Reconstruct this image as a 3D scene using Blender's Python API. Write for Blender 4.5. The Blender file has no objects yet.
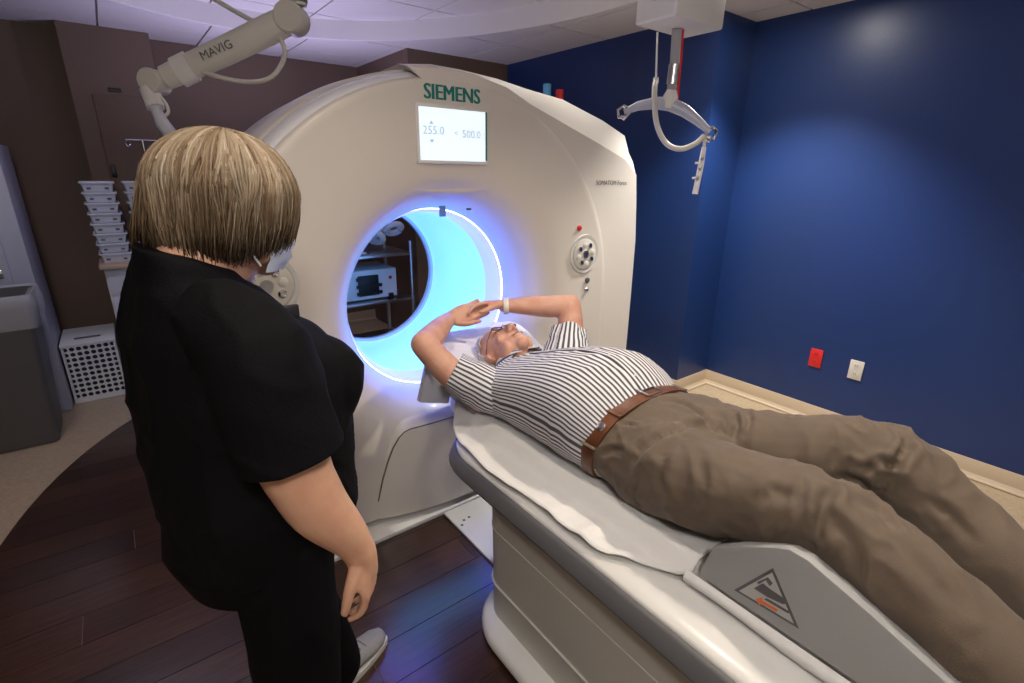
import bpy, bmesh, math, random
import numpy as np
from mathutils import Vector, Matrix, noise
random.seed(7)
scn = bpy.context.scene
COL = scn.collection
PI = math.pi

# ------------------------------------------------------------------ camera
FPX = 502.0; CX, CY = 512.0, 341.5; CAMH = 1.52
_d = np.array([491 - 512, 1832 - 341.5, FPX]); _d /= np.linalg.norm(_d)
_Y = np.array([105 - 512, 166.5 - 341.5, FPX]); _Y -= _d * (_Y @ _d); _Y /= np.linalg.norm(_Y)
_Z = -_d; _X = np.cross(_Y, _Z)
RW = np.array([_X, _Y, _Z])
CAM = np.array([0, 0, CAMH])
def ray(x, y): return RW @ np.array([x - CX, y - CY, FPX])
def atZ(x, y, z): r = ray(x, y); return Vector(CAM + (z - CAMH) / r[2] * r)
def atY(x, y, v): r = ray(x, y); return Vector(CAM + v / r[1] * r)
def atX(x, y, v): r = ray(x, y); return Vector(CAM + v / r[0] * r)
def dep(x, y, D): r = ray(x, y); return Vector(CAM + r * D / FPX)

cam_data = bpy.data.cameras.new('camera')
cam_data.sensor_width = 36; cam_data.sensor_fit = 'HORIZONTAL'; cam_data.lens = FPX / 1024 * 36
cam_data.clip_start = 0.02
cam = bpy.data.objects.new('camera', cam_data); COL.objects.link(cam)
rot = Matrix((Vector(RW[:, 0]), Vector(-RW[:, 1]), Vector(-RW[:, 2]))).transposed()
cam.matrix_world = Matrix.Translation(Vector(CAM)) @ rot.to_4x4()
scn.camera = cam

# ------------------------------------------------------------------ world and exposure
w = bpy.data.worlds.new('world'); scn.world = w; w.use_nodes = True
w.node_tree.nodes['Background'].inputs[0].default_value = (0.55, 0.55, 0.75, 1)
w.node_tree.nodes['Background'].inputs[1].default_value = 0.12
scn.view_settings.view_transform = 'Standard'
scn.view_settings.look = 'None'
scn.view_settings.gamma = 1
scn.view_settings.use_curve_mapping = False
scn.view_settings.exposure = 0.0

# ------------------------------------------------------------------ materials
def mat(name, col, rough=.5, metal=0, bump=None, var=None, emit=None, trans=0, alpha=1, coat=0, sss=0, spec=.5, sheen=0, crough=.1):
    m = bpy.data.materials.new(name); m.use_nodes = True
    nt = m.node_tree; b = nt.nodes['Principled BSDF']
    I = b.inputs
    I['Base Color'].default_value = (*col, 1); I['Roughness'].default_value = rough; I['Metallic'].default_value = metal
    I['Transmission Weight'].default_value = trans; I['Alpha'].default_value = alpha
    I['Coat Weight'].default_value = coat; I['Coat Roughness'].default_value = crough; I['Specular IOR Level'].default_value = spec
    I['Sheen Weight'].default_value = sheen
    if sss:
        I['Subsurface Weight'].default_value = sss; I['Subsurface Radius'].default_value = (.012, .004, .002); I['Subsurface Scale'].default_value = 1
    if emit: I['Emission Color'].default_value = (*emit[0], 1); I['Emission Strength'].default_value = emit[1]
    tc = nt.nodes.new('ShaderNodeTexCoord')
    if var:                                         # (scale, second colour, stretch)
        n = nt.nodes.new('ShaderNodeTexNoise'); n.inputs['Scale'].default_value = var[0]; n.inputs['Detail'].default_value = 5
        mp = nt.nodes.new('ShaderNodeMapping'); mp.inputs['Scale'].default_value = var[2] if len(var) > 2 else (1, 1, 1)
        mx = nt.nodes.new('ShaderNodeMix'); mx.data_type = 'RGBA'
        mx.inputs['A'].default_value = (*col, 1); mx.inputs['B'].default_value = (*var[1], 1)
        rp = nt.nodes.new('ShaderNodeMapRange'); rp.inputs[1].default_value = .35; rp.inputs[2].default_value = .68
        nt.links.new(tc.outputs['Object'], mp.inputs[0]); nt.links.new(mp.outputs[0], n.inputs['Vector'])
        nt.links.new(n.outputs['Fac'], rp.inputs[0]); nt.links.new(rp.outputs[0], mx.inputs['Factor'])
        nt.links.new(mx.outputs['Result'], I['Base Color'])
    if bump:                                        # (scale, strength)
        n = nt.nodes.new('ShaderNodeTexNoise'); n.inputs['Scale'].default_value = bump[0]; n.inputs['Detail'].default_value = 4
        bp = nt.nodes.new('ShaderNodeBump'); bp.inputs['Strength'].default_value = bump[1]; bp.inputs['Distance'].default_value = .01
        nt.links.new(tc.outputs['Object'], n.inputs['Vector']); nt.links.new(n.outputs['Fac'], bp.inputs['Height'])
        nt.links.new(bp.outputs[0], I['Normal'])
    return m

M = {}
M['navy'] = mat('navy satin wall paint', (.010, .032, .130), .36, bump=(60, .08))
M['brown'] = mat('taupe wall paint', (.150, .098, .068), .6, bump=(80, .1))
M['tan'] = mat('tan rubber cove base', (.50, .40, .28), .5)
M['beige'] = mat('beige sheet vinyl', (.46, .355, .235), .5, var=(60, (.38, .29, .19)))
M['tile'] = mat('mineral ceiling tile', (.76, .72, .69), .9, bump=(220, .2), var=(160, (.68, .64, .61)))
M['gridbar'] = mat('ceiling grid metal', (.42, .40, .39), .6)
M['plaster'] = mat('white painted plaster', (.66, .64, .62), .7)
M['gantry'] = mat('warm white gantry plastic', (.68, .635, .575), .34, coat=.1)
M['gantry_band'] = mat('glossy white gantry band', (.74, .74, .78), .2, coat=.4)
M['white'] = mat('white plastic', (.72, .71, .69), .4)
M['wgloss'] = mat('glossy white table shell', (.68, .68, .66), .28, coat=.2)
M['cream'] = mat('pale grey green table panel', (.58, .58, .52), .4)
M['grey'] = mat('mid grey rail plastic', (.085, .085, .09), .45)
M['dark'] = mat('black plastic', (.012, .012, .014), .4)
M['wedge'] = mat('grey vinyl foam wedge', (.30, .305, .305), .5, bump=(300, .08))
M['sheet'] = mat('white cotton sheet', (.72, .72, .71), .85, bump=(35, .25))
M['steel'] = mat('brushed stainless steel', (.55, .55, .57), .3, metal=1)
M['chrome'] = mat('chrome', (.8, .8, .82), .12, metal=1)
M['skin_m'] = mat('ruddy skin', (.62, .36, .26), .5, var=(22, (.56, .27, .195)), sss=.12)
M['skin_w'] = mat('fair skin', (.64, .38, .255), .5, var=(18, (.60, .32, .215)), sss=.12)
M['black'] = mat('black scrub fabric', (.0028, .0028, .0038), .8, bump=(250, .15), spec=.12)
M['khaki'] = mat('taupe trouser twill', (.115, .083, .058), .8, var=(9, (.098, .071, .050)), bump=(500, .15), sheen=.1)
M['leather'] = mat('brown belt leather', (.15, .055, .022), .38, var=(30, (.09, .034, .014)))
M['red'] = mat('red plastic', (.62, .02, .018), .4)
M['blue'] = mat('light blue plastic', (.10, .36, .62), .4)
M['teal'] = mat('teal print', (.0, .19, .17), .5)
M['ink'] = mat('dark print', (.09, .09, .10), .5)
M['inkblue'] = mat('pale blue print', (.3, .45, .6), .6, emit=((.45, .62, .78), 0.55))
M['greyshoe'] = mat('grey knit shoe', (.30, .30, .31), .8, bump=(400, .5))
M['sole'] = mat('pale rubber sole', (.55, .55, .53), .6)
M['locker'] = mat('pale grey locker paint', (.36, .36, .42), .4)
M['bin'] = mat('grey brown bin plastic', (.105, .10, .10), .5)
M['film'] = mat('clear plastic film', (.85, .85, .9), .25, alpha=.32, bump=(40, .6))
M['tub'] = mat('translucent white tub', (.66, .68, .76), .35, alpha=.92)
M['wood'] = mat('pale wood laminate', (.50, .36, .25), .5)
M['orange'] = mat('orange print', (.65, .16, .04), .5)
M['ivory'] = mat('ivory plastic', (.62, .60, .54), .4)
M['lens'] = mat('clear lens', (.9, .95, 1), .05, trans=1)

# ------------------------------------------------------------------ mesh helpers
def worigin(p):
    v = Vector((0, 0, 0))
    while p is not None: v += p.location; p = p.parent
    return v

def frame(d, up=Vector((0, 0, 1))):
    d = Vector(d).normalized(); s = d.cross(Vector(up))
    if s.length < 1e-4: s = d.cross(Vector((1, 0, 0)))
    s.normalize(); return d, s, s.cross(d).normalized()

class MB:
    def __init__(s): s.v = []; s.f = []
    def add(s, vs, fs, mtx=None):
        n = len(s.v); s.v += [(mtx @ Vector(v)) if mtx else Vector(v) for v in vs]
        s.f += [tuple(i + n for i in f) for f in fs]; return s
    def box(s, c, sz, mtx=None):
        c = Vector(c); h = Vector(sz) / 2
        vs = [Vector((c.x + a * h.x, c.y + b * h.y, c.z + e * h.z)) for e in (-1, 1) for a, b in ((-1, -1), (1, -1), (1, 1), (-1, 1))]
        return s.add(vs, [(3, 2, 1, 0), (4, 5, 6, 7), (0, 1, 5, 4), (1, 2, 6, 5), (2, 3, 7, 6), (3, 0, 4, 7)], mtx)
    def span(s, a, b): 
        a = Vector(a); b = Vector(b); return s.box((a + b) / 2, [abs(x) for x in (b - a)])
    def loft(s, rings, cap=True, closed=True, mtx=None):
        n = len(rings[0]); vs = [p for r in rings for p in r]; fs = []
        for k in range(len(rings) - 1):
            for i in range(n if closed else n - 1):
                j = (i + 1) % n; fs.append((k * n + i, k * n + j, (k + 1) * n + j, (k + 1) * n + i))
        if cap: fs.append(tuple(range(n - 1, -1, -1))); fs.append(tuple((len(rings) - 1) * n + i for i in range(n)))
        return s.add(vs, fs, mtx)
    def tube(s, pts, r, n=10, cap=True, flat=1.0, up=(0, 0, 1)):
        pts = [Vector(p) for p in pts]; m = len(pts)
        if not hasattr(r, '__len__'): r = [r] * m
        rings = []; prev = None
        for k, p in enumerate(pts):
            d = (pts[min(k + 1, m - 1)] - pts[max(k - 1, 0)]).normalized()
            if prev is None: _, a, b = frame(d, up)
            else:
                a = prev - d * prev.dot(d); a = a.normalized() if a.length > 1e-6 else frame(d)[1]
                b = a.cross(d).normalized()
            prev = a
            rr = r[k] if hasattr(r[k], '__len__') else (r[k], r[k] * flat)
            rings.append([p + a * (math.cos(t) * rr[0]) + b * (math.sin(t) * rr[1]) for t in [2 * PI * i / n for i in range(n)]])
        return s.loft(rings, cap)
    def limb(s, pts, r, n=18, up=(0, 0, 1), sub=4):
        """round-ended tapering limb through pts (Catmull-Rom)"""
        P, Rr = smooth_path(pts, r, sub)
        s.tube(P, Rr, n, True, up=up)
        for p, q in ((P[0], Rr[0]), (P[-1], Rr[-1])):
            q = q if hasattr(q, '__len__') else (q, q); s.ball(p, (min(q) * .98,) * 3)
        return s
    def ball(s, c, r, mtx=None, nu=16, nv=10):
        c = Vector(c); r = r if hasattr(r, '__len__') else (r, r, r)
        vs = [Vector((0, 0, -r[2]))]; fs = []
        for j in range(1, nv):
            ph = -PI / 2 + PI * j / nv
            vs += [Vector((r[0] * math.cos(ph) * math.cos(2 * PI * i / nu), r[1] * math.cos(ph) * math.sin(2 * PI * i / nu), r[2] * math.sin(ph))) for i in range(nu)]
        vs.append(Vector((0, 0, r[2])))
        for i in range(nu): fs.append((0, 1 + (i + 1) % nu, 1 + i))
        for j in range(nv - 2):
            for i in range(nu):
                a = 1 + j * nu; b = a + nu; fs.append((a + i, a + (i + 1) % nu, b + (i + 1) % nu, b + i))
        t = 1 + (nv - 2) * nu
        for i in range(nu): fs.append((t + i, t + (i + 1) % nu, len(vs) - 1))
        if mtx: vs = [mtx @ v for v in vs]
        return s.add([v + c for v in vs], fs)
    def lathe(s, prof, c, ax=(0, 0, 1), n=32, cap=True):
        d, a, b = frame(ax, (0, 1, 0) if abs(Vector(ax).normalized().z) > .9 else (0, 0, 1)); c = Vector(c)
        rings = [[c + d * h + a * (math.cos(2 * PI * i / n) * r) + b * (math.sin(2 * PI * i / n) * r) for i in range(n)] for r, h in prof]
        return s.loft(rings, cap)
    def prism(s, poly, o, ux, uy, depth):
        """2-D polygon in the plane (o,ux,uy), extruded by vector depth"""
        o = Vector(o); ux = Vector(ux); uy = Vector(uy); dv = Vector(depth)
        a = [o + ux * p[0] + uy * p[1] for p in poly]
        return s.loft([a, [p + dv for p in a]])
    def build(s, name, m, parent=None, smooth=40, bevel=0, seg=2):
        me = bpy.data.meshes.new(name)
        me.from_pydata([tuple(v) for v in s.v], [], s.f)
        bm = bmesh.new(); bm.from_mesh(me)
        bmesh.ops.recalc_face_normals(bm, faces=bm.faces)
        if bevel:
            es = [e for e in bm.edges if len(e.link_faces) == 2 and e.calc_face_angle(0) > .5]
            bmesh.ops.bevel(bm, geom=es, offset=bevel, segments=seg, profile=.5, affect='EDGES', clamp_overlap=True)
        bm.to_mesh(me); bm.free()
        return link(name, me, m, parent, smooth)

def smooth_path(pts, r, sub):
    pts = [Vector(p) for p in pts]; rr = [Vector(q) if hasattr(q, '__len__') else Vector((q, q)) for q in r]
    P = []; Q = []
    for k in range(len(pts) - 1):
        p0, p1, p2, p3 = pts[max(k - 1, 0)], pts[k], pts[k + 1], pts[min(k + 2, len(pts) - 1)]
        q0, q1, q2, q3 = rr[max(k - 1, 0)], rr[k], rr[k + 1], rr[min(k + 2, len(pts) - 1)]
        for i in range(sub):
            t = i / sub
            c = [-.5 * t**3 + t**2 - .5 * t, 1.5 * t**3 - 2.5 * t**2 + 1, -1.5 * t**3 + 2 * t**2 + .5 * t, .5 * t**3 - .5 * t**2]
            P.append(p0 * c[0] + p1 * c[1] + p2 * c[2] + p3 * c[3]); Q.append(q0 * c[0] + q1 * c[1] + q2 * c[2] + q3 * c[3])
    P.append(pts[-1]); Q.append(rr[-1])
    return P, [tuple(q) for q in Q]

def link(name, me, m, parent=None, smooth=40):
    if m is not None:
        for x in (m if isinstance(m, list) else [m]): me.materials.append(M[x] if isinstance(x, str) else x)
    if smooth:
        me.polygons.foreach_set('use_smooth', [True] * len(me.polygons))
        if smooth < 180: me.set_sharp_from_angle(angle=math.radians(smooth))
    o = bpy.data.objects.new(name, me); COL.objects.link(o)
    if parent is not None:
        o.parent = parent; o.location = -worigin(parent)
    elif len(me.vertices):
        co = np.empty(len(me.vertices) * 3); me.vertices.foreach_get('co', co); co = co.reshape(-1, 3)
        b = Vector(((co[:, 0].min() + co[:, 0].max()) / 2, (co[:, 1].min() + co[:, 1].max()) / 2, co[:, 2].min()))
        me.transform(Matrix.Translation(-b)); o.location = b
    return o

def tag(o, label, cat, group=None):
    o['label'] = label; o['category'] = cat
    if group: o['group'] = group
    return o
def thing(name, loc, label, cat, group=None):
    o = bpy.data.objects.new(name, None); COL.objects.link(o); o.location = loc; o.empty_display_size = .1
    return tag(o, label, cat, group)
def struct(o): o['kind'] = 'structure'; return o
def lab(o, t): o['label'] = t; return o
def dup(root, loc, label):
    r = root.copy(); COL.objects.link(r); r.location = loc; r['label'] = label
    for ch in list(root.children):
        c = ch.copy(); COL.objects.link(c); c.parent = r
        for g in ch.children: h = g.copy(); COL.objects.link(h); h.parent = c
    return r

def blob(mb, voxel, iters=4, fac=.5):
    """fuse overlapping closed shells of an MB into one continuous surface, returns a mesh"""
    me = bpy.data.meshes.new('tmp'); me.from_pydata([tuple(v) for v in mb.v], [], mb.f)
    bm = bmesh.new(); bm.from_mesh(me); bmesh.ops.recalc_face_normals(bm, faces=bm.faces); bm.to_mesh(me); bm.free()
    o = bpy.data.objects.new('tmp', me); COL.objects.link(o)
    r = o.modifiers.new('r', 'REMESH'); r.mode = 'VOXEL'; r.voxel_size = voxel; r.adaptivity = 0
    if iters: q = o.modifiers.new('s', 'SMOOTH'); q.iterations = iters; q.factor = fac
    dg = bpy.context.evaluated_depsgraph_get()
    out = bpy.data.meshes.new_from_object(o.evaluated_get(dg))
    bpy.data.objects.remove(o); bpy.data.meshes.remove(me)
    return out

def displace(me, fn):
    """move every vertex along its normal by fn(position, normal)"""
    n = len(me.vertices); co = np.empty(n * 3); no = np.empty(n * 3)
    me.vertices.foreach_get('co', co); me.vertices.foreach_get('normal', no)
    co = co.reshape(-1, 3); no = no.reshape(-1, 3)
    d = np.array([fn(Vector(c), Vector(q)) for c, q in zip(co, no)])
    me.vertices.foreach_set('co', (co + no * d[:, None]).ravel()); me.update()

def ridge(p, k=2.5):
    return (1 - abs(noise.noise(p))) ** k

def text(name, s, size, o, ux, uy, m, parent, offset=0, thick=.0006, align='LEFT', sx=1, bold=0):
    """flat lettering lying in the plane (o,ux,uy)"""
    cu = bpy.data.curves.new('tmp', 'FONT'); cu.body = s; cu.size = size; cu.offset = offset; cu.align_x = align; cu.resolution_u = 3
    cu.extrude = thick
    t = bpy.data.objects.new('tmp', cu); COL.objects.link(t)
    dg = bpy.context.evaluated_depsgraph_get(); me = bpy.data.meshes.new_from_object(t.evaluated_get(dg)); bpy.data.objects.remove(t); bpy.data.curves.remove(cu)
    ux = Vector(ux).normalized(); uy = Vector(uy).normalized(); uz = ux.cross(uy)
    mt = Matrix((ux, uy, uz)).transposed().to_4x4(); mt.translation = Vector(o)
    me.transform(mt @ Matrix.Diagonal((sx, 1, 1, 1))); me.name = name
    me.materials.clear()
    if bold:
        bm = bmesh.new(); bm.from_mesh(me); src = bm.faces[:]
        for k in (-1, 1):
            r = bmesh.ops.duplicate(bm, geom=src)
            bmesh.ops.translate(bm, verts=[v for v in r['geom'] if isinstance(v, bmesh.types.BMVert)], vec=ux * bold * k - uz * .0001 * k)
        bm.to_mesh(me); bm.free()
    return link(name, me, m, parent, 0)
# ------------------------------------------------------------------ the room
CEIL, CEIL2 = 2.43, 2.55
XR, XL, YB, YF = 3.40, -1.7, 5.07, -2.4
XM, YJ, XJ, YM = 3.02, 1.94, 2.04, 4.03            # blue return wall, its end, brown jog, brown step wall
EC, EA, EB = (0.90, 2.10), 1.60, 2.18              # oval of the raised ceiling and of the wood floor
def wall(name, a, b, m): return struct(MB().span(a, b).build(name, m, None, 0))

fl = struct(MB().span((XL, YF, -.06), (XR, YB, -.004)).build('floor', 'beige', None, 0))
wr = wall('wall_right', (XR, YF, 0), (XR + .1, YJ, 2.7), 'navy')
wall('wall_right_return', (XM, YJ, 0), (XR + .1, YJ + .1, 2.7), 'navy')
wall('wall_right_far', (XM, YJ + .1, 0), (XM + .1, YM + .1, 2.7), 'navy')
wall('wall_back_near', (XJ, YM, 0), (XM, YM + .1, 2.7), 'brown')
wall('wall_back_jog', (XJ - .002, YM + .1, 0), (XJ + .1, YB, 2.7), 'brown')
wb = wall('wall_back', (XL, YB, 0), (XJ + .1, YB + .1, 2.7), 'brown')
wall('wall_left', (XL - .1, YF, 0), (XL, YB + .1, 2.7), 'brown')
wall('wall_front', (XL - .1, YF - .1, 0), (XR + .1, YF, 2.7), 'plaster')
wcol = wall('wall_back_column', (-.09, 4.85, 0), (.42, YB, CEIL + .02), 'brown')

# cove bases
def base(name, a, b, nrm):
    a = Vector((*a, 0)); b = Vector((*b, 0)); n = Vector((*nrm, 0))
    prof = [(0, 0), (.035, 0), (.034, .004), (.016, .010), (.007, .024), (.005, .095), (.002, .1), (0, .1)]
    mb = MB(); mb.loft([[p + n * q[0] + Vector((0, 0, q[1])) for q in prof] for p in (a, b)])
    return struct(mb.build(name, 'tan', None, 30))
base('baseboard_right', (XR, YF), (XR, YJ), (-1, 0))
base('baseboard_return', (XM, YJ), (XR, YJ), (0, -1))
base('baseboard_far', (XM, YM), (XM, YJ - .005), (-1, 0))
base('baseboard_back', (XL, YB), (XJ, YB), (0, -1))
base('baseboard_column', (-.09, 4.85), (.42, 4.85), (0, -1))

# wooden floor planks inside the oval
def clip(poly, conv):
    out = poly
    for k in range(len(conv)):
        a = conv[k]; b = conv[(k + 1) % len(conv)]; src = out; out = []
        ins = lambda p: (b[0] - a[0]) * (p[1] - a[1]) - (b[1] - a[1]) * (p[0] - a[0]) >= 0
        for i in range(len(src)):
            p, q = src[i - 1], src[i]
            if ins(p) != ins(q):
                d1 = (b[0] - a[0]) * (p[1] - a[1]) - (b[1] - a[1]) * (p[0] - a[0]); d2 = (b[0] - a[0]) * (q[1] - a[1]) - (b[1] - a[1]) * (q[0] - a[0])
                t = d1 / (d1 - d2); out.append((p[0] + (q[0] - p[0]) * t, p[1] + (q[1] - p[1]) * t))
            if ins(q): out.append(q)
        if len(out) < 3: return []
    return out
oval = [(EC[0] + EA * math.cos(2 * PI * i / 96), EC[1] + EB * math.sin(2 * PI * i / 96)) for i in range(96)]
PLK = []
for i, (c, d) in enumerate([((.055, .021, .012), (.030, .0115, .0075)), ((.046, .018, .011), (.026, .010, .007)), ((.064, .026, .015), (.036, .0145, .009)), ((.040, .0155, .010), (.023, .009, .0065))]):
    PLK.append(mat('dark cherry plank %d' % i, c, .2, var=(5, d, (1.2, 22, 22)), bump=(30, .04), coat=.6, crough=.28))
y = EC[1] - EB; row = 0; PW = .15
while y < EC[1] + EB:
    x = EC[0] - EA - random.random() * 1.2
    while x < EC[0] + EA:
        pl = clip([(x, y), (x + 1.218, y), (x + 1.218, y + PW - .0025), (x, y + PW - .0025)], oval)
        if len(pl) > 2:
            pl = [p for i, p in enumerate(pl) if (Vector(p) - Vector(pl[i - 1])).length > 1e-5]
            if len(pl) > 2: MB().prism(pl, (0, 0, -.0035), (1, 0, 0), (0, 1, 0), (0, 0, .0055)).build('plank', random.choice(PLK), fl, 0)
        x += 1.22
    y += PW; row += 1

# ceiling: outer tiles at 2.43, raised oval at 2.55 with its plaster step
cl = struct(MB().span((XL, YF, 2.57), (XR, YB, 2.62)).build('ceiling', 'gridbar', None, 0))
step = MB(); N = 120
def ell(t, k=0): return (EC[0] + (EA + k) * math.cos(t), EC[1] + (EB + k) * math.sin(t))
rings = []
for k, z in ((0, CEIL2 + .01), (0, CEIL - .004), (.006, CEIL - .008), (.03, CEIL - .008), (.03, CEIL + .01)):
    rings.append([Vector((*ell(2 * PI * i / N, k), z)) for i in range(N)])
step.loft(rings, cap=False).build('step_fascia', 'plaster', cl, 30)
ang = lambda p: math.atan2((p[1] - EC[1]) / EB, (p[0] - EC[0]) / EA)
def cut(x0, y0, x1, y1, inside):
    k = 24; bd = []
    for (a, b) in (((x0, y0), (x1, y0)), ((x1, y0), (x1, y1)), ((x1, y1), (x0, y1)), ((x0, y1), (x0, y0))):
        bd += [(a[0] + (b[0] - a[0]) * i / k, a[1] + (b[1] - a[1]) * i / k) for i in range(k)]
    off = 0 if inside else .032
    ins = [((p[0] - EC[0]) / (EA + off)) ** 2 + ((p[1] - EC[1]) / (EB + off)) ** 2 < 1 for p in bd]
    ok = [i == inside for i in ins]
    if all(ok): return [(x0, y0), (x1, y0), (x1, y1), (x0, y1)]
    if not any(ok): return None
    n = len(bd); s = next(i for i in range(n) if ok[i] and not ok[i - 1]); run = []
    i = s
    while ok[i % n] and i < s + n: run.append(bd[i % n]); i += 1
    if len(run) < 3: return None
    a0, a1 = ang(run[-1]), ang(run[0]); d = (a1 - a0 + PI) % (2 * PI) - PI
    arc = [ell(a0 + d * j / 8, off) for j in range(9)]
    return run + arc
T = .61; GX, GY = 2.575, 2.835
for inside, z in ((False, CEIL), (True, CEIL2)):
    for i in range(-8, 3):
        for j in range(-9, 5):
            x0, y0 = max(GX + i * T, XL), max(GY + j * T, YF); x1, y1 = min(GX + (i + 1) * T, XR), min(GY + (j + 1) * T, YB)
            if x1 - x0 < .05 or y1 - y0 < .05: continue
            pl = cut(x0 + .006, y0 + .006, x1 - .006, y1 - .006, inside)
            if pl: MB().prism(pl, (0, 0, z), (1, 0, 0), (0, 1, 0), (0, 0, .014)).build('ceiling_tile', 'tile', cl, 0)
# grid bars above the outer tile joints
for i in range(-8, 3):
    x = GX + i * T
    if XL < x < XR:
        for yy0, yy1 in ([(YF, YB)] if abs(x - EC[0]) >= EA else [(YF, EC[1] - EB * math.sqrt(1 - ((x - EC[0]) / EA) ** 2) - .03), (EC[1] + EB * math.sqrt(1 - ((x - EC[0]) / EA) ** 2) + .03, YB)]):
            if yy1 - yy0 > .05: MB().span((x - .012, yy0, CEIL + .0145), (x + .012, yy1, CEIL + .03)).build('grid_bar', 'gridbar', cl, 0)
for j in range(-9, 5):
    y = GY + j * T
    if YF < y < YB:
        for a, b in ([(XL, XR)] if abs(y - EC[1]) >= EB else [(XL, EC[0] - EA * math.sqrt(1 - ((y - EC[1]) / EB) ** 2) - .03), (EC[0] + EA * math.sqrt(1 - ((y - EC[1]) / EB) ** 2) + .03, XR)]):
            if b - a > .05: MB().span((a, y - .012, CEIL + .0145), (b, y + .012, CEIL + .03)).build('grid_bar', 'gridbar', cl, 0)

# recessed downlights (the room's lamps)
def downlight(x, y, z, power, color, spot, label, blend=.6, glow=8, rad=.05):
    t = thing('recessed_downlight', (x, y, z), label, 'ceiling light', 'recessed downlights in the ceiling')
    MB().lathe([(.062, -.001), (.085, -.006), (.092, -.001), (.092, .004)], (x, y, z), n=32, cap=False).build('trim_ring', 'white', t)
    MB().lathe([(.062, -.001), (.058, -.0005)], (x, y, z), n=32).build('lens', mat('lamp lens', (.9, .9, .9), .5, emit=(color, glow)), t)
    l = bpy.data.lights.new('lamp', 'SPOT'); l.energy = power; l.color = color; l.spot_size = math.radians(spot); l.spot_blend = blend; l.shadow_soft_size = rad
    o = bpy.data.objects.new('lamp', l); COL.objects.link(o); o.parent = t; o.location = (0, 0, -.012)
    return t
WARM = (1, .86, .70); NEUT = (1, .95, .88)
downlight(1.45, .45, CEIL2, 105, WARM, 120, 'lit recessed downlight above the patient couch')
downlight(2.764, 1.481, CEIL, 230, NEUT, 104, 'lit recessed downlight near the navy wall', glow=160)
downlight(.45, .9, CEIL2, 40, WARM, 120, 'lit recessed downlight above the standing woman')
downlight(1.9, 2.15, CEIL2, 30, NEUT, 120, 'unobtrusive recessed downlight above the scanner ring')
downlight(-.45, 3.2, CEIL, 30, (.80, .80, 1), 130, 'cool recessed downlight above the storage corner')

def globe(x, y, z, r, color, L, label):  # added fill lamp, out of view, brightens the whole room
    t = thing('added_globe_lamp', (x, y, z - r), label, 'ceiling light')
    MB().ball((x, y, z), r, nu=24, nv=14).build('globe', mat('added fill light opal', (.9, .9, .9), .5, emit=(color, L)), t, 180)
    MB().lathe([(.012, 0), (.012, CEIL2 - z - r + .01)], (x, y, z + r - .008), n=10).build('stem', 'white', t)
    MB().lathe([(.05, 0), (.06, .015), (.06, .02)], (x, y, CEIL2 - .02), n=20).build('canopy', 'white', t)
globe(-.15, -.45, 2.25, .13, (1, .94, .88), 76, 'warm opal globe lamp added out of view as fill light near the couch foot')
def added_torchiere(x, y, h, color, power, label):  # added lamp hidden by the scanner, throws lavender light on the ceiling
    t = thing('added_uplight', (x, y, 0), label, 'added uplight')
    MB().lathe([(.13, 0), (.13, .015), (.02, .03)], (x, y, 0), n=28).build('base', 'grey', t)
    MB().tube([(x, y, .02), (x, y, h - .1)], .012, 10).build('pole', 'steel', t)
    MB().lathe([(.02, -.10), (.06, -.085), (.11, -.04), (.13, 0), (.127, 0), (.105, -.038), (.02, -.08)], (x, y, h), n=28).build('bowl_shade', 'white', t)
    l = bpy.data.lights.new('lamp', 'SPOT'); l.energy = power; l.color = color; l.spot_size = math.radians(165); l.spot_blend = .8; l.shadow_soft_size = .05
    o = bpy.data.objects.new('lamp', l); COL.objects.link(o); o.parent = t; o.location = (0, 0, h - .01); o.rotation_euler = (PI, 0, 0)
added_torchiere(1.05, 3.82, 1.42, (.66, .60, 1), 50, 'lavender floor uplight added unseen behind the scanner to light the ceiling')

# wall plates on the navy wall
def plate(px, py, m, label, holes):
    c = atX(px, py, XR); t = thing('wall_plate', (XR, c.y, c.z - .06), label, 'outlet')
    MB().box((XR - .0035, c.y, c.z), (.007, .074, .12)).build('cover', m, t, bevel=.002)
    for k in (-1, 1):
        s = MB().lathe([(.0165, 0), (.0165, .002)], (XR - .007, c.y, c.z + k * .026), (-1, 0, 0), 20).build('receptacle', m, t)
        mb = MB()
        for q in (-1, 1): mb.box((XR - .0092, c.y + q * .006, c.z + k * .026 + .003), (.0012, .0025, .009))
        mb.ball((XR - .009, c.y, c.z + k * .026 - .008), .002); mb.build('slot', 'dark', s)
    return t
plate(816, 358, 'red', 'bright red emergency power outlet plate on the navy wall', 2)
plate(856, 370, 'ivory', 'ivory power outlet plate on the navy wall', 2)

# access panel on the brown column
ap = thing('access_panel', (.18, 4.84, .6), 'flush taupe access panel with a black latch on the brown column', 'access panel')
MB().span((.02, 4.842, .5), (.40, 4.8495, 2.0)).build('door_leaf', 'brown', ap, bevel=.003)
MB().box((.045, 4.837, 1.49), (.03, .012, .085)).build('latch', 'dark', ap, bevel=.004)
tag(MB().box((.155, 4.846, 2.035), (.075, .006, .028)).build('label_plate', 'dark', None, bevel=.002), 'small black label plate above the access panel', 'label plate')
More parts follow.
